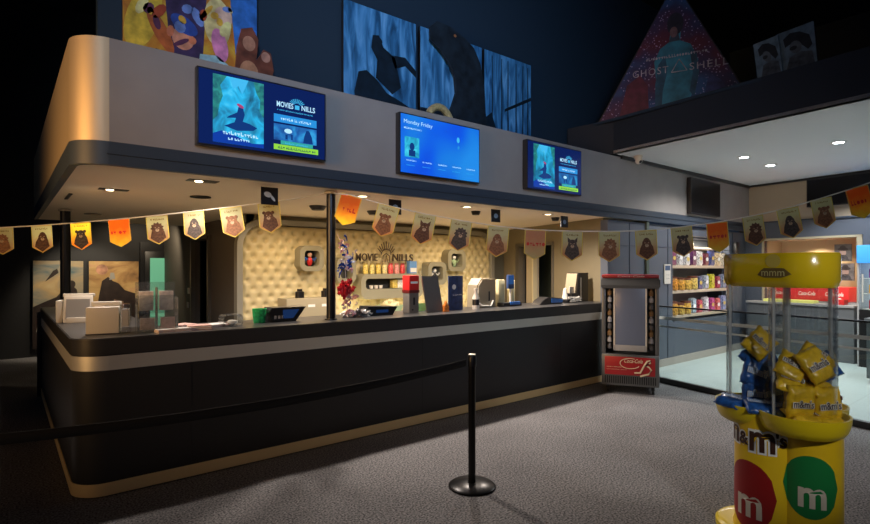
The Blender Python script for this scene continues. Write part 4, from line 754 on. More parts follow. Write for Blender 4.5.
# wall switches beside the doorway
for i,(p,lab) in enumerate((((2.49,10.0,1.2),'white light switch beside the dark doorway'),((2.49,10.05,.95),'dark wall box under the light switch by the doorway'))):
    b = MB(); b.box(0,.02,-.05,.05,-.05,.05,whitep_m if i == 0 else greyp_m,bev=.004); tag(b.build('wall_switch', loc=(p[0]+.035,p[1],p[2])), lab, 'switch')
# ------------------------------------------------------------------ red drinks cooler (faces the camera)
t = thing('drinks_cooler', 'grey open-front drinks cooler on castors with a red branded base panel', 'cooler', (6.44,3.86,0), -1.04)
cg = M('cooler_grey',(.12,.125,.13),.35,.3); W2 = .345; fx = frame((0,-.31,0),(1,0,0))
b = MB(); b.box(-W2,W2,-.30,.30,.10,.50,cg,bev=.02); b.build('base_cabinet', t)
b = MB()
for s in (-1,1): b.box(s*W2-(.05 if s>0 else 0),s*W2+(.05 if s<0 else 0),-.27,.28,.5,1.34,cg,bev=.012)
b.box(-W2,W2,.24,.29,.5,1.34,M('cooler_back',(.05,.055,.06),.5)); b.build('side_wall', t)
b = MB(); b.prism([(-.30,1.34),(-.315,1.38),(-.28,1.47),(.28,1.47),(.29,1.34)],-W2-.01,W2+.01,cg,bev=.015,mat=Matrix(((0,0,1,0),(1,0,0,0),(0,1,0,0),(0,0,0,1)))); b.build('hood', t)
b = MB(); b.box(-W2+.0,W2,-.28,.24,1.47,1.515,M('cooler_red_top',(.35,.02,.03),.3),bev=.015); b.build('red_roof', t)
f6 = frame((0,-.283,1.48),(1,0,0)); b = MB(); b.text('Coca-Cola',white_m,f6,-.15,.004,.035,off=.001,shear=.3,width=.32); b.build('lettering', t)
b = MB(); b.box(-.185,.185,-.30,-.28,.62,1.34,M('cooler_screen',(.13,.15,.21),.25,emit=.03,ecol=(.3,.35,.5)),bev=.004); b.build('front_panel', t)
b = MB()
for x in (-.19,.19): b.box(x-.01,x+.01,-.305,-.275,.56,1.34,steel_m)
b.box(-.20,.20,-.305,-.275,.545,.62,M('sill_grey',(.36,.36,.36),.4),bev=.005); b.build('panel_frame', t)
rnd = random.Random(12); crz = Matrix.Translation((6.44,3.86,0))@Matrix.Rotation(-1.04,4,'Z'); ORD9 = ['bottom','second lowest','third lowest','fourth lowest','middle','fourth highest','third highest','second highest','topmost']
bp_ = []
for s in (-1,1):
    for k in range(9):
        b = MB(); b.lathe([(0,0),(.03,0),(.031,.01),(.031,.05),(.012,.07),(.012,.08),(0,.08)],M('bottle_mix_%d'%(k%3),[(.12,.12,.13),(.45,.45,.48),(.25,.15,.07)][k%3],.2,coat=.4),seg=14)
        tag(b.build('drink_bottle', loc=crz@Vector((s*.25,-.22,.56+k*.086))), f'{ORD9[k]} bottle in the {"left" if s < 0 else "right"} column inside the red branded cooler', 'bottle', 'bottles in the drinks cooler')
b = MB(); b.box(-W2+.04,W2-.05,-.308,-.30,.24,.47,M('coke_red',(.36,.01,.015),.35),bev=.002); b.build('red_panel', t)
b = MB(); cw = M('logo_cream',(.75,.62,.42),.5); b.text('Coca-Cola',cw,fx,-.07,.40,.07,off=.002,shear=.35,bold=.001,width=.22)
b.tube([fx(.0+.12*math.cos(a),.39+.065*math.sin(a),.004) for a in [PI*.35+k*PI*1.5/16 for k in range(17)]],.005,cw,5)
b.build('logo', t); b = MB(); b.tube([fx(x,y,.006) for x,y in ((.05,.275),(.12,.28),(.16,.36),(.20,.43),(.235,.44),(.24,.41),(.18,.37),(.22,.36),(.25,.32),(.22,.27),(.16,.25),(.12,.235))],.012,cw,6,.5)
squig(b,-.28,.335,.18,.012,cw,fx,.002,rnd); squig(b,-.28,.305,.24,.008,cw,fx,.002,rnd); b.build('logo_swash', t)
b = MB()
for k in range(24): b.box(-W2+.04+k*.026,-W2+.052+k*.026,-.306,-.30,.13,.225,blackm_m)
b.build('vent_grille', t)
for x in (-.27,.27):
    for y in (-.22,.22):
        b = MB(); b.cyl((x-.015,y,.04),(x+.015,y,.04),.04,black_m,16); b.box(x-.02,x+.02,y-.02,y+.02,.05,.10,blackm_m); b.build('castor', t)
# ------------------------------------------------------------------ glass barrier
gd = (GB-GA).normalized(); gang = math.atan2(gd.y,gd.x); t = thing('glass_barrier', 'waist-high clear glass barrier with two frosted stripes before the tiled area', 'barrier', GA, gang)
GL = (GB-GA).length; cuts = [0,1.48,3.0,GL]
for i in range(3):
    b = MB(); b.box(cuts[i]+.004,cuts[i+1]-.004,-.006,.006,.06,1.06,glass_m); b.build('glass_pane', t)
b = MB(); fr_m = M('frosted_stripe',(.55,.62,.62),.6)
for z0,z1 in ((.775,.80),(.885,.925)): b.box(.0,GL,-.0085,-.0065,z0,z1,fr_m)
b.build('frosted_stripe', t)
b = MB(); b.box(0,GL,-.012,.012,1.055,1.075,blackm_m,bev=.003); b.build('top_rail', t)
b = MB(); b.box(0,GL,-.03,.03,0,.07,black_m,bev=.004); b.build('bottom_rail', t)
# ------------------------------------------------------------------ queue stanchion and belt
t = thing('queue_stanchion', 'black queue post on a round base in front of the counter', 'post', (2.67,2.87,0)); b = MB(); b.lathe([(0,0),(.17,0),(.172,.012),(.16,.022),(.05,.034),(.0,.036)],blackm_m,seg=48); b.build('base', t)
b = MB(); b.cyl((0,0,.03),(0,0,.90),.027,blackm_m,24); b.build('post', t); b = MB(); b.lathe([(.0,.88),(.032,.88),(.032,.955),(.028,.965),(0,.965)],black_m,seg=24); b.build('belt_head', t); b = MB(); b.lathe([(0,.965),(.026,.965),(.024,.97),(0,.97)],steel_m,seg=24); b.build('cap', t)
t = thing('queue_belt', 'long black retractable belt stretched left from the queue post', 'belt', (0,0,0)); b = MB(); pts = []
q0, q2 = at(466,364.5,3.86), at(-260,455,1.93)
q0.z, q2.z = .915, .90
for i in range(33):
    s = i/32; p = q0.lerp(q2,s); p.z -= .085*4*s*(1-s); pts.append((p,0))
bm_ = b.bm; rows = []
for p,tw in pts: rows.append([bm_.verts.new((p.x,p.y-.0015+tw,p.z-.025)),bm_.verts.new((p.x,p.y-.0015-tw,p.z+.025)),bm_.verts.new((p.x,p.y+.0015-tw,p.z+.025)),bm_.verts.new((p.x,p.y+.0015+tw,p.z-.025))])
b.mi(M('black_webbing',(.012,.012,.013),.7))
for a,c in zip(rows,rows[1:]):
    for k in range(4): bm_.faces.new((a[k],a[(k+1)%4],c[(k+1)%4],c[k]))
b.build('webbing', t)
# ------------------------------------------------------------------ candy dispenser
w0 = 3.2; cc = F*w0+R*2.108; t = thing('candy_dispenser', 'tall yellow three-lobed candy dispenser with clear tubes and a brown printed logo', 'candy dispenser', (cc.x,cc.y,0))
toR = R.copy(); toF = F.copy(); rho = .155
def lob(deg, r=rho): a = math.radians(deg); v = toR*math.cos(a)*r+toF*math.sin(a)*r; return (v.x, v.y)
LB = [lob(-95), lob(145), lob(25)]
def hull(rad, L_=None):
    L_ = L_ or LB; pts = []
    for i in range(120):
        a = 2*PI*i/120; d = (math.cos(a), math.sin(a)); q = max(L_, key=lambda p: p[0]*d[0]+p[1]*d[1]); pts.append((q[0]+rad*d[0], q[1]+rad*d[1]))
    return pts
RAY = cc.xy.normalized(); SIDE = Vector((RAY.y,-RAY.x)); LBB = [tuple(SIDE*a+RAY*c) for a,c in ((-.104,-.06),(.104,-.06),(0,.12))]
def clover(rad, L_=None):
    """outline of three overlapping circles"""
    pts = []
    for i in range(120):
        a = 2*PI*i/120; best = 0
        for (x,y) in (L_ or LB):
            d = Vector((math.cos(a),math.sin(a))); c_ = Vector((x,y)); bq = d.dot(c_); disc = bq*bq-(c_.length_squared-rad*rad)
            if disc > 0: best = max(best, bq+math.sqrt(disc))
        pts.append((best*math.cos(a)+0, best*math.sin(a)))
    return pts
def loft(b, rows, m):
    t_ = bmesh.new(); V = [[t_.verts.new((x,y,z)) for x,y in poly] for poly,z in rows]; n = len(V[0])
    for a,c in zip(V,V[1:]):
        for i in range(n): t_.faces.new((a[i],a[(i+1)%n],c[(i+1)%n],c[i]))
    t_.faces.new(list(reversed(V[0]))); t_.faces.new(V[-1]); bmesh.ops.recalc_face_normals(t_, faces=t_.faces[:]); b.merge(t_, m)
by_m = M('body_yellow',(.80,.52,.01),.35,coat=.2)
b = MB(); loft(b, [(clover(.175,LBB),.03),(clover(.175,LBB),.06),(clover(.166,LBB),.08),(clover(.166,LBB),.74)], by_m); b.build('body', t)
b = MB(); loft(b, [(clover(.225),0),(clover(.225),.03),(clover(.21),.045),(clover(.18),.05)], yellow_m); b.build('base_foot', t)
b = MB(); loft(b, [(clover(.175),.665),(clover(.20),.68),(clover(.215),.705),(clover(.226),.75),(clover(.228),.78),(clover(.216),.78),(clover(.206),.75),(clover(.19),.745)], yellow_m); b.build('bowl', t)
for (x,y),nm in zip(LB,'abc'):
    b = MB(); o_ = [(x+.165*math.cos(2*PI*k/32),y+.165*math.sin(2*PI*k/32)) for k in range(32)]; i_ = [(x+.161*math.cos(2*PI*k/32),y+.161*math.sin(2*PI*k/32)) for k in range(32)]; b.ring(o_,i_,.75,1.50,acrylic_m); b.build('clear_tube', t)
rodm = Mrod('rod_acrylic')
for i,sg in ((0,-1),(0,1),(1,-1),(2,1)):
    q = Vector((*LB[i],0))+toR*sg*.163; b = MB(); b.cyl((q.x,q.y,.75),(q.x,q.y,1.5),.008,rodm,10); b.build('clear_rod', t)
b = MB(); b.cyl((0,0,.77),(0,0,1.5),.02,rodm,12)
b.build('clear_rod', t)
b = MB(); loft(b, [(hull(.160),1.49),(hull(.170),1.505),(hull(.172),1.515),(hull(.178),1.53),(hull(.178),1.675),(hull(.172),1.685),(hull(.1),1.687)], M('canopy_yellow', (.72,.50,.01), .18, coat=.5)); b.build('top_canopy', t)
def wrapf(cx,cy,r,ang0):
    return lambda px,py,pz: Vector((cx+(r+pz)*math.cos(ang0+px/r), cy+(r+pz)*math.sin(ang0+px/r), py))
fdir = math.atan2(-toF.y,-toF.x)                                     # towards the eye
# printed logo round the left lobe
angL = 0
lobC = [Vector((*p,0)) for p in LB]
def fbody(px, py, pz, base=angL):
    """print lies on the front skin of the body: march along the outline from the left edge of the view"""
    pts = OUT; s = px+LEN0
    if s < 0: s = 0
    k = 0
    while k < len(pts)-2 and s > (pts[k+1]-pts[k]).length: s -= (pts[k+1]-pts[k]).length; k += 1
    d = (pts[k+1]-pts[k]); L_ = d.length or 1; p = pts[k]+d*(s/L_); n = Vector((d.y,-d.x)).normalized()
    if n.dot(p) < 0: n = -n
    p = p+n*pz; return Vector((p.x,p.y,py))
cl = [Vector(p) for p in clover(.1665,LBB)]; start = min(range(120), key=lambda i: cl[i].dot(SIDE))
seq = [cl[(start+i)%120] for i in range(120)]
if seq[8].dot(-RAY) < seq[0].dot(-RAY): seq = [cl[(start-i)%120] for i in range(120)]
BK = 14
if seq[1] == cl[(start+1)%120]: seq = [cl[(start-BK+i)%120] for i in range(120)]
else: seq = [cl[(start+BK-i)%120] for i in range(120)]
OUT = seq; LEN0 = sum((OUT[i+1]-OUT[i]).length for i in range(BK))
brn = M('logo_brown',(.05,.018,.008),.4)
for name_, m_, bold, off in (('logo_outline', white_m, .017, .0015), ('logo_letters', brn, .005, .003)):
    b = MB()
    for ch,x,y,sz,cw_ in (('m',-.015,.565,.19,.12),('&',.118,.565,.10,.055),('m',.186,.54,.23,.122),("'s",.318,.575,.12,.052)):
        b.text(ch, m_, None, x, y, sz, off=off, bold=bold*(sz/.2)**.5, width=cw_+2*bold*.8, fn=lambda a,c,e,bo=bold: fbody(a-bo*.8, c, e))
    b.build(name_, t, smooth=False)
def seen_u(p):
    q = Vector((cc.x+p.x, cc.y+p.y, 0)); return CX+FPX*q.dot(R)/q.dot(F)
def skin(poly):
    c = [Vector(p) for p in poly]; st = min(range(len(c)), key=lambda i: c[i].dot(SIDE)); a = [c[(st+i)%len(c)] for i in range(len(c))]
    if a[8].dot(-RAY) < a[0].dot(-RAY): a = [c[(st-i)%len(c)] for i in range(len(c))]
    def f(px, py, pz):
        s_ = max(px, 0); k = 0
        while k < len(a)-2 and s_ > (a[k+1]-a[k]).length: s_ -= (a[k+1]-a[k]).length; k += 1
        d = a[k+1]-a[k]; L_ = d.length or 1; p = a[k]+d*(s_/L_); n = Vector((d.y,-d.x)).normalized()
        if n.dot(p) < 0: n = -n
        p = p+n*pz; return Vector((p.x,p.y,py))
    return f
def find_s(f, u):
    return min((k*.004 for k in range(260)), key=lambda s_: abs(seen_u(f(s_,0,0))-u) if s_ < .8 else 1e9)
ef = skin(hull(.1785)); es = find_s(ef, 773); wf = lambda px, py, pz: ef(es+px, py, pz)
b = MB(); b.text("mmm", M('emblem_pale',(.62,.55,.25),.5), None, -.065, 1.555, .06, off=.003, width=.13, fn=wf)
def patch(pts, m, n=10):
    xs = [p[0] for p in pts]; x0, x1 = min(xs), max(xs)
    def span(x):
        ys = []
        for (ax,ay),(bx,by) in zip(pts, pts[1:]+pts[:1]):
            if (ax-x)*(bx-x) <= 0 and abs(ax-bx) > 1e-9: ys.append(ay+(by-ay)*(x-ax)/(bx-ax))
        return (min(ys), max(ys)) if ys else (pts[0][1], pts[0][1])
    for i in range(n):
        a, c = x0+(x1-x0)*(i+.001)/n, x0+(x1-x0)*(i+.999)/n; ya, yc = span(a), span(c); b.face([wf(a,ya[0],.0015),wf(c,yc[0],.0015),wf(c,yc[1],.0015),wf(a,ya[1],.0015)], m)
patch([(-.09,1.56),(-.05,1.545),(.05,1.545),(.10,1.565),(.06,1.60),(-.06,1.60)], M('emblem_brown',(.16,.10,.02),.5)); patch([(.045*math.cos(2*PI*k/18),1.64+.038*math.sin(2*PI*k/18)) for k in range(18)], M('emblem_gold',(.62,.47,.08),.4)); b.build('top_emblem', t, smooth=False)
def oval(cx, cz, rx, rz, m, name, mt_):
    b = MB(); b.face([fbody(cx+rx*math.cos(2*PI*k/36), cz+rz*math.sin(2*PI*k/36), .0015) for k in range(36)], m)
    # fan triangulation follows the curved skin
    b.bm.faces.ensure_lookup_table(); b.bm.faces.remove(b.bm.faces[0]); b.bm.verts.ensure_lookup_table()
    for v in list(b.bm.verts): b.bm.verts.remove(v)
    N = 12
    for i in range(N):
        for j in range(10):
            def q(a,c):
                x_ = -1+2*a/N; h_ = math.sqrt(max(0,1-x_*x_)); return fbody(cx+rx*x_, cz+rz*h_*(-1+2*c/10), .0015)
            b.face([q(i,j),q(i+1,j),q(i+1,j+1),q(i,j+1)], m)
    bmesh.ops.remove_doubles(b.bm, verts=b.bm.verts[:], dist=1e-5); b.build(name, t)
    b = MB(); b.text('m', mt_, None, cx-rx*.42, cz-rz*.62, rz*1.25, off=.003, bold=.006, width=rx*.95, fn=fbody); b.build('printed_letter', t, smooth=False)
candr = M('candy_red_print',(.30,.012,.012),.35); candg = M('candy_green_print',(.012,.20,.05),.35)
oval(.165,.27,.155,.20,candr,'printed_red_candy',M('letter_pale',(.62,.55,.45),.5)); oval(find_s(fbody, 811),.385,.14,.175,candg,'printed_green_candy',M('letter_pale'))
# bags of candy
def bag_proto(name, label, m, logo_m):
    t_ = thing(name, label, 'candy bag', (0,0,0), 0, 'candy bags in the dispenser'); bm = bmesh.new(); n_, k_ = 14, 12; from mathutils import noise
    V = {}
    for s in (1,-1):
        for i in range(n_+1):
            for j in range(k_+1):
                x = -1+2*i/n_; z = -1+2*j/k_; th = max(0,1-abs(x)**4)**.5*max(0,1-abs(z)**4)**.6; edge = i in (0,n_) or j in (0,k_)
                if edge and s < 0: V[s,i,j] = V[1,i,j]; continue
                wv = .012*noise.noise(Vector((x*3,z*3,s*5)))*(1 if not edge else .5)
                V[s,i,j] = bm.verts.new((x*.075*(1+.04*math.sin(z*9)*(abs(x)>.9)), -s*.028*th-wv+(.004*math.sin(x*30) if j in (0,k_) else 0), z*.095))
    for s in (1,-1):
        for i in range(n_):
            for j in range(k_):
                q = [V[s,i,j],V[s,i+1,j],V[s,i+1,j+1],V[s,i,j+1]]; f = bm.faces.new(q if s > 0 else q[::-1]); f.smooth = True
    me = bpy.data.meshes.new('bag'); bm.to_mesh(me); bm.free(); me.materials.append(m); o = bpy.data.objects.new('pouch', me); C.objects.link(o); o.parent = t_
    fb_ = frame((0,-.036,0),(1,0,0)); b = MB(); b.text("m&m's", white_m, fb_, -.062, -.022, .055, off=.0, bold=.004, width=.118); b.text("m&m's", logo_m, fb_, -.058, -.022, .055, off=.0015, bold=.001, width=.11); b.build('logo', t_, smooth=False); return t_
yb = bag_proto('candy_bag','yellow candy bag lying on the front heap, lowest in the clear tube',M('bag_yellow',(.72,.46,.02),.3,coat=.3,noise=.2,nscale=12),brn)
bb = bag_proto('candy_bag','blue candy bag lowest in the left clear tube',M('bag_blue',(.02,.10,.36),.3,coat=.3,noise=.5,nscale=25),M('bag_logo_blue',(.25,.4,.7),.4))
base_ang = math.atan2(toR.y,toR.x)
def W_(r_, f_, z): v = cc+toR*r_+toF*f_; return Vector((v.x,v.y,z))
fr0 = lob(-95); FRr = rho*math.cos(math.radians(-95)); FRf = rho*math.sin(math.radians(-95)); LR = rho*math.cos(math.radians(145)); LF = rho*math.sin(math.radians(145))
ys = [(-.07,-.10,.885,0,.05,'upright yellow candy bag low on the left of the front tube'),(.075,-.105,.875,.1,-.05,'upright yellow candy bag low on the right of the front tube'),(-.08,-.03,.99,.9,.5,'yellow candy bag lying flat above the lower left bag'),(.05,-.02,.97,1.1,-.3,'yellow candy bag lying flat in the middle of the heap'),(.03,-.07,1.085,.4,-.42,'large tilted yellow candy bag on top of the front heap'),(-.06,-.0,1.07,.7,.7,'yellow candy bag leaning to the left behind the top one'),(.09,.02,1.10,.5,-.8,'yellow candy bag at the back right of the heap top'),(.0,.05,.88,0,.1,'yellow candy bag hidden low behind the two upright ones'),(-.05,-.09,.80,1.35,.1,'flat yellow candy bag lying in the front of the bowl'),(.06,-.10,.795,1.35,-.1,'flat yellow candy bag at the right of the bowl')]
first = True
for x,f_,z,tilt,roll,lab in ys:
    loc = W_(FRr+x,FRf+f_*.85,z-.03); rot = Matrix.Rotation(base_ang,4,'Z')@Matrix.Rotation(-tilt,4,'X')@Matrix.Rotation(roll,4,'Y')
    e = rot.to_euler()
    if first: yb.location = loc; yb.rotation_euler = e; yb['label'] = lab; first = False
    else: dup(yb, loc, e, lab)
bs_ = [(-.05,-.06,.88,.1,.1,'blue candy bag low on the left of the left tube'),(.06,-.06,.89,.15,-.2,'blue candy bag low on the right of the left tube'),(-.04,-.05,1.0,.3,.4,'blue candy bag halfway up the left tube'),(.06,-.04,1.02,.2,-.5,'blue candy bag halfway up beside the rod'),(.0,.0,1.09,.5,.9,'blue candy bag on top of the left heap'),(-.07,-.13,.815,1.3,.3,'blue candy bag lying on the rim of the left bowl'),(.05,-.15,.80,1.3,-.2,'blue candy bag lying in the left bowl near the middle'),(-.16,-.02,.815,1.4,.9,'blue candy bag sticking out over the far left of the bowl')]
first = True
for x,f_,z,tilt,roll,lab in bs_:
    loc = W_(LR+x,LF+f_,z-.03); e = (Matrix.Rotation(base_ang,4,'Z')@Matrix.Rotation(-tilt,4,'X')@Matrix.Rotation(roll,4,'Y')).to_euler()
    if first: bb.location = loc; bb.rotation_euler = e; bb['label'] = lab; first = False
    else: dup(bb, loc, e, lab)
gb = dup(yb, W_(LR-.0,LF-.03,1.14), (Matrix.Rotation(base_ang,4,'Z')@Matrix.Rotation(-.4,4,'X')@Matrix.Rotation(.9,4,'Y')).to_euler(), 'golden candy bag on top of the blue bags in the left tube')
dup(bb, W_(FRr+.13,FRf+.02,1.02), (Matrix.Rotation(base_ang,4,'Z')@Matrix.Rotation(-.3,4,'X')@Matrix.Rotation(1.1,4,'Y')).to_euler(), 'single blue candy bag at the right of the yellow heap')
RR_, RF_ = rho*math.cos(math.radians(25)), rho*math.sin(math.radians(25))
b = MB(); b.ball((0,0,0),(.07,.05,.03),M('bag_brown',(.16,.06,.04),.3,coat=.3,noise=.4,nscale=30),3,.4,4,4); tag(b.build('candy_bag', loc=W_(RR_+.12,RF_-.08,.825)), 'brown crumpled candy bag at the right rim of the bowl', 'candy bag', 'candy bags in the dispenser')
# ------------------------------------------------------------------ snack shelves
t = thing('snack_shelving', 'recessed wall shelving filled with snacks in the blue grey wall', 'shelving', (SH0,4.42,0)); SW = SH1-SH0; wood = M('shelf_wood',(.50,.40,.30),.5)
b = MB(); b.box(.0,SW,.40,.43,.70,2.16,M('shelf_back',(.20,.22,.24),.6)); b.box(-.0,.03,.125,.40,.70,2.16,bluegrey_m); b.box(SW-.03,SW,.125,.40,.70,2.16,bluegrey_m); b.box(0,SW,.125,.4,2.13,2.16,bluegrey_m); b.box(0,SW,.125,.4,.70,.73,bluegrey_m); b.build('carcass', t)
SZ = [1.99,1.645,1.22,.80]
for z in SZ:
    b = MB(); b.box(.03,SW-.03,.02 if z < 1.9 else .2,.40,z-.05,z,wood,bev=.004); b.build('shelf', t)
fixcols = [[((.22,.05,.14),'purple'),((.7,.7,.72),'white'),((.65,.66,.7),'white and red'),((.12,.03,.12),'dark purple'),((.75,.72,.72),'white'),((.2,.04,.07),'maroon'),((.08,.1,.28),'navy'),((.7,.55,.35),'cream'),((.68,.62,.5),'pale tan')],
 [((.85,.30,.04),'orange'),((.85,.36,.05),'orange'),((.85,.45,.08),'light orange'),((.8,.5,.12),'amber'),((.10,.14,.28),'dark blue'),((.45,.5,.58),'silver'),((.65,.6,.05),'yellow'),((.4,.05,.1),'red'),((.3,.35,.5),'blue grey')],
 [((.85,.36,.05),'orange'),((.85,.45,.08),'light orange'),((.8,.42,.06),'amber'),((.4,.5,.6),'silver blue'),((.65,.1,.15),'red'),((.7,.65,.7),'white'),((.55,.08,.3),'magenta'),((.7,.15,.15),'bright red'),((.3,.35,.6),'blue')]]
ords = ['first','second','third','fourth','fifth','sixth','seventh','eighth','ninth']; shn = ['upper','middle','lowest']
for si,cols in enumerate(fixcols):
    for k,(c,n_) in enumerate(cols):
        x = SH0+.13+k*(SW-.26)/8; z = SZ[si+1]; orange = n_ in ('orange','light orange','amber') 
        h = (.20 if orange else .25)*(1+.10*math.sin(k*2.3+si)); m_ = M('snack_%d_%d'%(si,k),tuple(v*.75 for v in c),.35,noise=.85,nscale=34,coat=.3)
        tt = thing('snack_tub' if orange else 'snack_pouch', f'{n_} snack {"tub" if orange else "pouch"}, {ords[k]} from the left on the {shn[si]} wall shelf', 'snack', (x,4.50,z), 0, f'snacks on the {shn[si]} wall shelf')
        if orange:
            b = MB(); b.lathe([(0,0),(.08,0),(.09,.02),(.09,h-.03),(.08,h-.015),(0,h-.015)],m_,seg=20); b.build('tub', tt); b = MB(); b.lathe([(.0,h-.015),(.088,h-.015),(.088,h+.02),(0,h+.02)],M('dark_lid',(.14,.05,.03),.4),seg=20); b.build('lid', tt)
        else:
            b = MB(); b.prism([(-.085,0),(.085,0),(.09,h*.15),(.08,h*.85),(.088,h),(-.088,h),(-.08,h*.85),(-.09,h*.15)],-.045,.045,m_,bev=.02,mat=Matrix.Rotation(PI/2,4,'X')); b.build('pouch', tt); b = MB(); f7 = frame((0,-.047,0),(1,0,0)); b.ell(0,h*.5,.05,.035,white_m if k % 2 else M('snack_label',(.6,.45,.1),.5),f7,.001,14); b.build('label_print', tt, smooth=False)
b = MB(); b.box(SH0+.45,SH0+1.2,4.63,4.67,SZ[0],SZ[0]+.07,wood,bev=.004); tag(b.build('wooden_tray', loc=(0,0,0)), 'pale wooden tray on the topmost wall shelf', 'tray')
t = thing('notice_sign', 'small white notice with a blue head left of the snack shelves', 'sign', (8.36,4.40,1.34)); b = MB(); b.box(0,.2,0,.015,0,.32,whitep_m,bev=.003); b.build('plate', t); fr = frame((0,0,0),(1,0,0)); b = MB(); b.rect(.015,.185,.22,.30,M('notice_blue',(.04,.08,.16),.5),fr,.001); squig(b,.05,.14,.1,.02,greyp_m,fr,.001,random.Random(1)); squig(b,.05,.08,.1,.02,greyp_m,fr,.001,random.Random(4)); b.build('print', t, smooth=False)
b = MB(); b.box(10.95,11.1,4.33,4.40,1.85,2.10,black_m,bev=.01); tag(b.build('wall_speaker'), 'small dark speaker box at the top right of the snack shelves', 'speaker')
# ------------------------------------------------------------------ serving niche things
t = thing('serving_counter', 'dark serving counter under the opening on the far right', 'counter', W0, wang); b = MB(); b.box(.35,2.1,-.32,-.02,0,.93,M('counter_slate',(.10,.11,.12),.4),bev=.005); b.build('cabinet', t); b = MB(); b.box(.33,2.11,-.35,-.02,.93,.97,greyp_m,bev=.005); b.build('worktop', t)
t = thing('red_chiller', 'long red branded drinks chiller glowing in the serving opening', 'chiller', won(.56,1.0,-.1), wang); rg = M('chiller_red',(.5,.02,.02),.3,emit=.35,ecol=(.9,.06,.05)); b = MB(); b.box(0,1.3,0,.4,0,.26,rg,bev=.02); b.build('housing', t)
fr = frame((0,-.001,0),(1,0,0)); b = MB(); cwl = M('lit_cream',(.7,.6,.5),.4,emit=.4,ecol=(1,.8,.7))
for x in (.06,.5,.94): b.text('Coca-Cola',cwl,fr,x,.1,.1,off=.002,shear=.3,bold=.002,width=.28)
b.ell(1.16,.05,.03,.02,cwl,fr,.002); b.build('lettering', t, smooth=False); b = MB(); b.box(.3,.62,.05,.3,.26,.30,M('lit_white',(.8,.8,.8),.4,emit=.8)); b.build('lit_top', t)
t = thing('food_warmer', 'yellow-green lit food warmer below the red chiller', 'food warmer', won(.62,.97,.16), wang); b = MB(); b.box(0,.85,-.12,.10,-.0,.05,M('warmer_yellow',(.5,.5,.1),.4,emit=.5,ecol=(.75,.75,.25)),bev=.01); b.build('tray', t)
t = thing('red_box', 'small red box at the right end of the serving counter', 'box', won(1.72,.97,.2), wang); b = MB(); b.box(0,.22,-.08,.08,0,.09,red_m,bev=.008); b.build('body', t)
for i,(s,z,c,lab) in enumerate(((1.62,1.72,(.12,.10,.09),'framed portrait of a person in a dark hat inside the serving opening, upper one'),(1.66,1.38,(.16,.13,.12),'framed pale portrait inside the serving opening, lower one'))):
    t = thing('wall_picture', lab, 'picture', won(s,z,-.15), wang); b = MB(); b.box(0,.26,0,.02,0,.3,M('picture_ground_%d'%i,c,.5,noise=.4,nscale=10)); b.build('board', t); fr = frame((0,0,0),(1,0,0)); b = MB(); b.ell(.13,.15,.05,.07,M('picture_skin',(.4,.25,.2),.6),fr,.002,14); b.ell(.13,.21,.08,.03,M('hat_brown',(.06,.04,.035),.6),fr,.003,14); b.ell(.13,.24,.045,.04,M('hat_brown'),fr,.003,14); b.flat([(.03,0),(.23,0),(.2,.08),(.16,.11),(.1,.11),(.06,.08)],M('coat_dark',(.07,.06,.06),.6,noise=.5,nscale=20),fr,.002); b.build('print', t, smooth=False)
t = thing('drinks_fridge', 'glass fronted drinks fridge with a glowing blue header at the right edge', 'fridge', won(2.19,0,.02), wang)
b = MB(); b.box(.03,1.03,-.02,-.0,0,1.95,black_m); b.box(.03,.055,-.5,-.02,0,1.95,greyp_m); b.box(1.005,1.03,-.5,-.02,0,1.95,greyp_m); b.box(.03,1.03,-.5,-.02,0,.93,blackm_m,bev=.01); b.build('cabinet', t)
b = MB(); b.box(.03,1.03,-.53,-.02,1.68,1.97,M('header_blue',(.05,.25,.6),.3,emit=.55,ecol=(.03,.25,.75)),bev=.01); b.rect(.35,.9,1.75,1.9,M('header_white',(.8,.8,.8),.4,emit=.8,ecol=(.5,.8,1)),frame((0,-.53,0),(1,0,0)),.002); b.build('header', t)
b = MB(); b.box(.055,1.005,-.06,-.03,.93,1.68,M('fridge_lit_back',(.7,.75,.8),.4,emit=1.6,ecol=(.75,.88,1))); b.build('lit_back', t)
b = MB(); [b.box(.08,.98,-.45,-.06,z-.01,z,whitep_m) for z in (.94,1.19,1.44)]; b.build('wire_shelf', t)
b = MB(); b.box(.08,.98,-.515,-.505,.93,1.68,glass_m); b.build('glass_door', t); b = MB(); b.cyl((.12,-.54,1.05),(.12,-.54,1.5),.012,steel_m,8); b.build('door_handle', t)
rnd = random.Random(6)
for r_ in range(3):
    for k in range(5):
        c = [(.5,.03,.05),(.04,.2,.5),(.7,.3,.04),(.1,.4,.15),(.3,.05,.25)][(k+r_*2)%5]; n_ = ['red','blue','orange','green','purple'][(k+r_*2)%5]
        p = Vector((W0.x,W0.y,0))+wd*(2.19+.18+k*.16)+Vector((wd.y,-wd.x,0))*(.02+.38)
        b = MB(); b.lathe([(0,0),(.032,0),(.034,.02),(.034,.13),(.014,.17),(.014,.2),(0,.2)],M('drink_'+n_,c,.2,coat=.3),seg=14)
        tag(b.build('drink_bottle', loc=(p.x,p.y,(.94,1.19,1.44)[r_])), f'{n_} drink bottle, {ords[k]} from the left on the {["bottom","middle","top"][r_]} fridge shelf', 'bottle', 'bottles in the fridge')
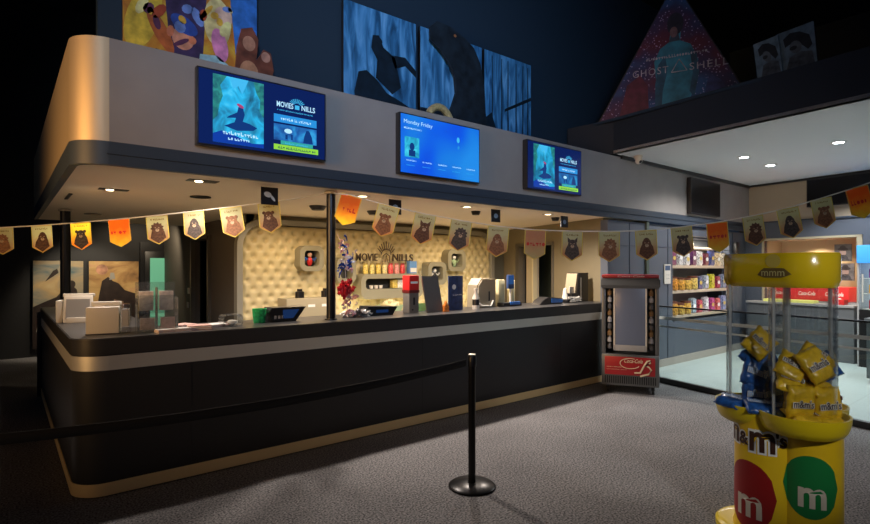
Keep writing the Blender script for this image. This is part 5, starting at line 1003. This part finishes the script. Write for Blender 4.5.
t = thing('steel_cabinet', 'dark steel cabinet standing before the fridge at the right edge', 'cabinet', (9.62,1.62,0), wang); b = MB(); b.box(-.35,1.2,-.3,.3,.06,.86,M('cabinet_steel',(.12,.14,.15),.35,.6),bev=.01); b.build('body', t); b = MB(); b.box(-.37,1.22,-.32,.32,.86,.90,M('cabinet_top',(.2,.22,.23),.35,.6),bev=.006); b.build('worktop', t); b = MB(); b.box(-.32,1.17,-.26,.26,0,.06,black_m); b.build('plinth', t); b = MB(); b.box(.2,.206,-.303,-.3,.1,.82,black_m); b.build('door_joint', t)
# ------------------------------------------------------------------ lights
def light(kind, loc, energy, col, size=.1, rot=None, target=None, spot=None, blend=.5, size_y=None, name='lamp_or_fill'):
    L_ = bpy.data.lights.new(name, kind); L_.energy = energy; L_.color = col
    if kind == 'AREA':
        L_.size = size
        if size_y: L_.shape = 'RECTANGLE'; L_.size_y = size_y
    else: L_.shadow_soft_size = size
    if spot: L_.spot_size = spot; L_.spot_blend = blend
    o = bpy.data.objects.new(name, L_); C.objects.link(o); o.location = loc
    if target is not None: o.rotation_euler = (Vector(target)-Vector(loc)).to_track_quat('-Z','Y').to_euler()
    return o
WARM = (1,.74,.46)
for (x,y,k),en in zip(BL,(34,88,115,160,165)): light('SPOT',(x,y+.12,2.30),en,(1,.86,.74),.03,target=(x,y+.12,0),spot=2.80,blend=.75)
for x,y in ((4.3,6.0),(5.9,6.2),(2.9,6.2)): light('SPOT',(x,y,2.30),38,WARM,.04,target=(x,y+.1,0),spot=2.8,blend=.5)  # extra back spots added in the booth, no ceiling fittings for them
for x in (3.2,4.2,5.2,6.3): light('AREA',(x,6.84,.93),1.8,(1,.76,.38),.7,target=(x,7.2,2.4),size_y=.05)
light('SPOT',(2.1,10.6,2.5),40,(1,.8,.55),.1,target=(2.2,11.9,1.0),spot=2.0)
light('SPOT',(1.2,10.4,2.6),120,(1,.84,.62),.1,target=(1.25,11.95,.9),spot=1.1)  # warm spot added to brighten the far posters, no fitting there
light('SPOT',(1.5,-1.6,2.7),150,(1,.97,.9),.1,target=(3.65,1.25,.95),spot=.46,blend=.6)  # narrow spot added to brighten the candy dispenser
light('SPOT',(1.6,-2.6,2.7),70,(.88,.93,1),.3,target=(6.2,3.6,2.45),spot=.62,blend=.8)  # dim front spot added to lift the right pennants and soffit
for (x,y,l),sp in zip(CLs,(2.6,2.05,2.4)): light('SPOT',(x,y,3.2),100,(1,.95,.90),.06,target=(x,y,0),spot=sp,blend=.5)
for x,y in ((9.5,2.1),(10.5,2.6),(8.5,.9),(9.6,.9)): light('SPOT',(x,y,3.2),110,(.95,.98,1),.06,target=(x,y,0),spot=2.05,blend=.5)  # extra canopy spots added without fittings, to light the tiles
light('AREA',((SH0+SH1)/2,4.48,2.12),14,(1,.93,.82),1.9,target=((SH0+SH1)/2,4.6,0),size_y=.1)
p = won(1.2,2.1,-.3); light('SPOT',p,60,WARM,.05,target=(p.x,p.y,0),spot=2.4)
wl_ = light('AREA',(-4.4,2.9,2.3),24,(1,.55,.20),3.2,target=(.4,4.45,2.3),size_y=1.6); wl_.data.spread = .8
fl_ = light('AREA',(-1.5,-3.5,5.0),38,(.55,.72,1),3,target=(3.6,5,4.3)); fl_.data.spread = .75  # cool fill added behind the camera for the soffit and boards
w = bpy.data.worlds.new('World'); bpy.context.scene.world = w; w.use_nodes = True; w.node_tree.nodes['Background'].inputs[0].default_value = (.12,.20,.38,1); w.node_tree.nodes['Background'].inputs[1].default_value = .06
# ------------------------------------------------------------------ camera
cam = bpy.data.cameras.new('Camera'); co = bpy.data.objects.new('Camera', cam); C.objects.link(co); co.location = (0,0,EYE); co.rotation_euler = (PI/2,0,-(PI/2-yaw)); cam.sensor_width = 36; cam.lens = FPX/870*36; cam.shift_y = 6/870; cam.clip_start = .05
bpy.context.scene.camera = co
bpy.context.scene.cycles.transparent_max_bounces = 32
vs = bpy.context.scene.view_settings; vs.view_transform = 'Standard'; vs.look = 'None'; vs.gamma = 1; vs.exposure = .22; vs.use_curve_mapping = False
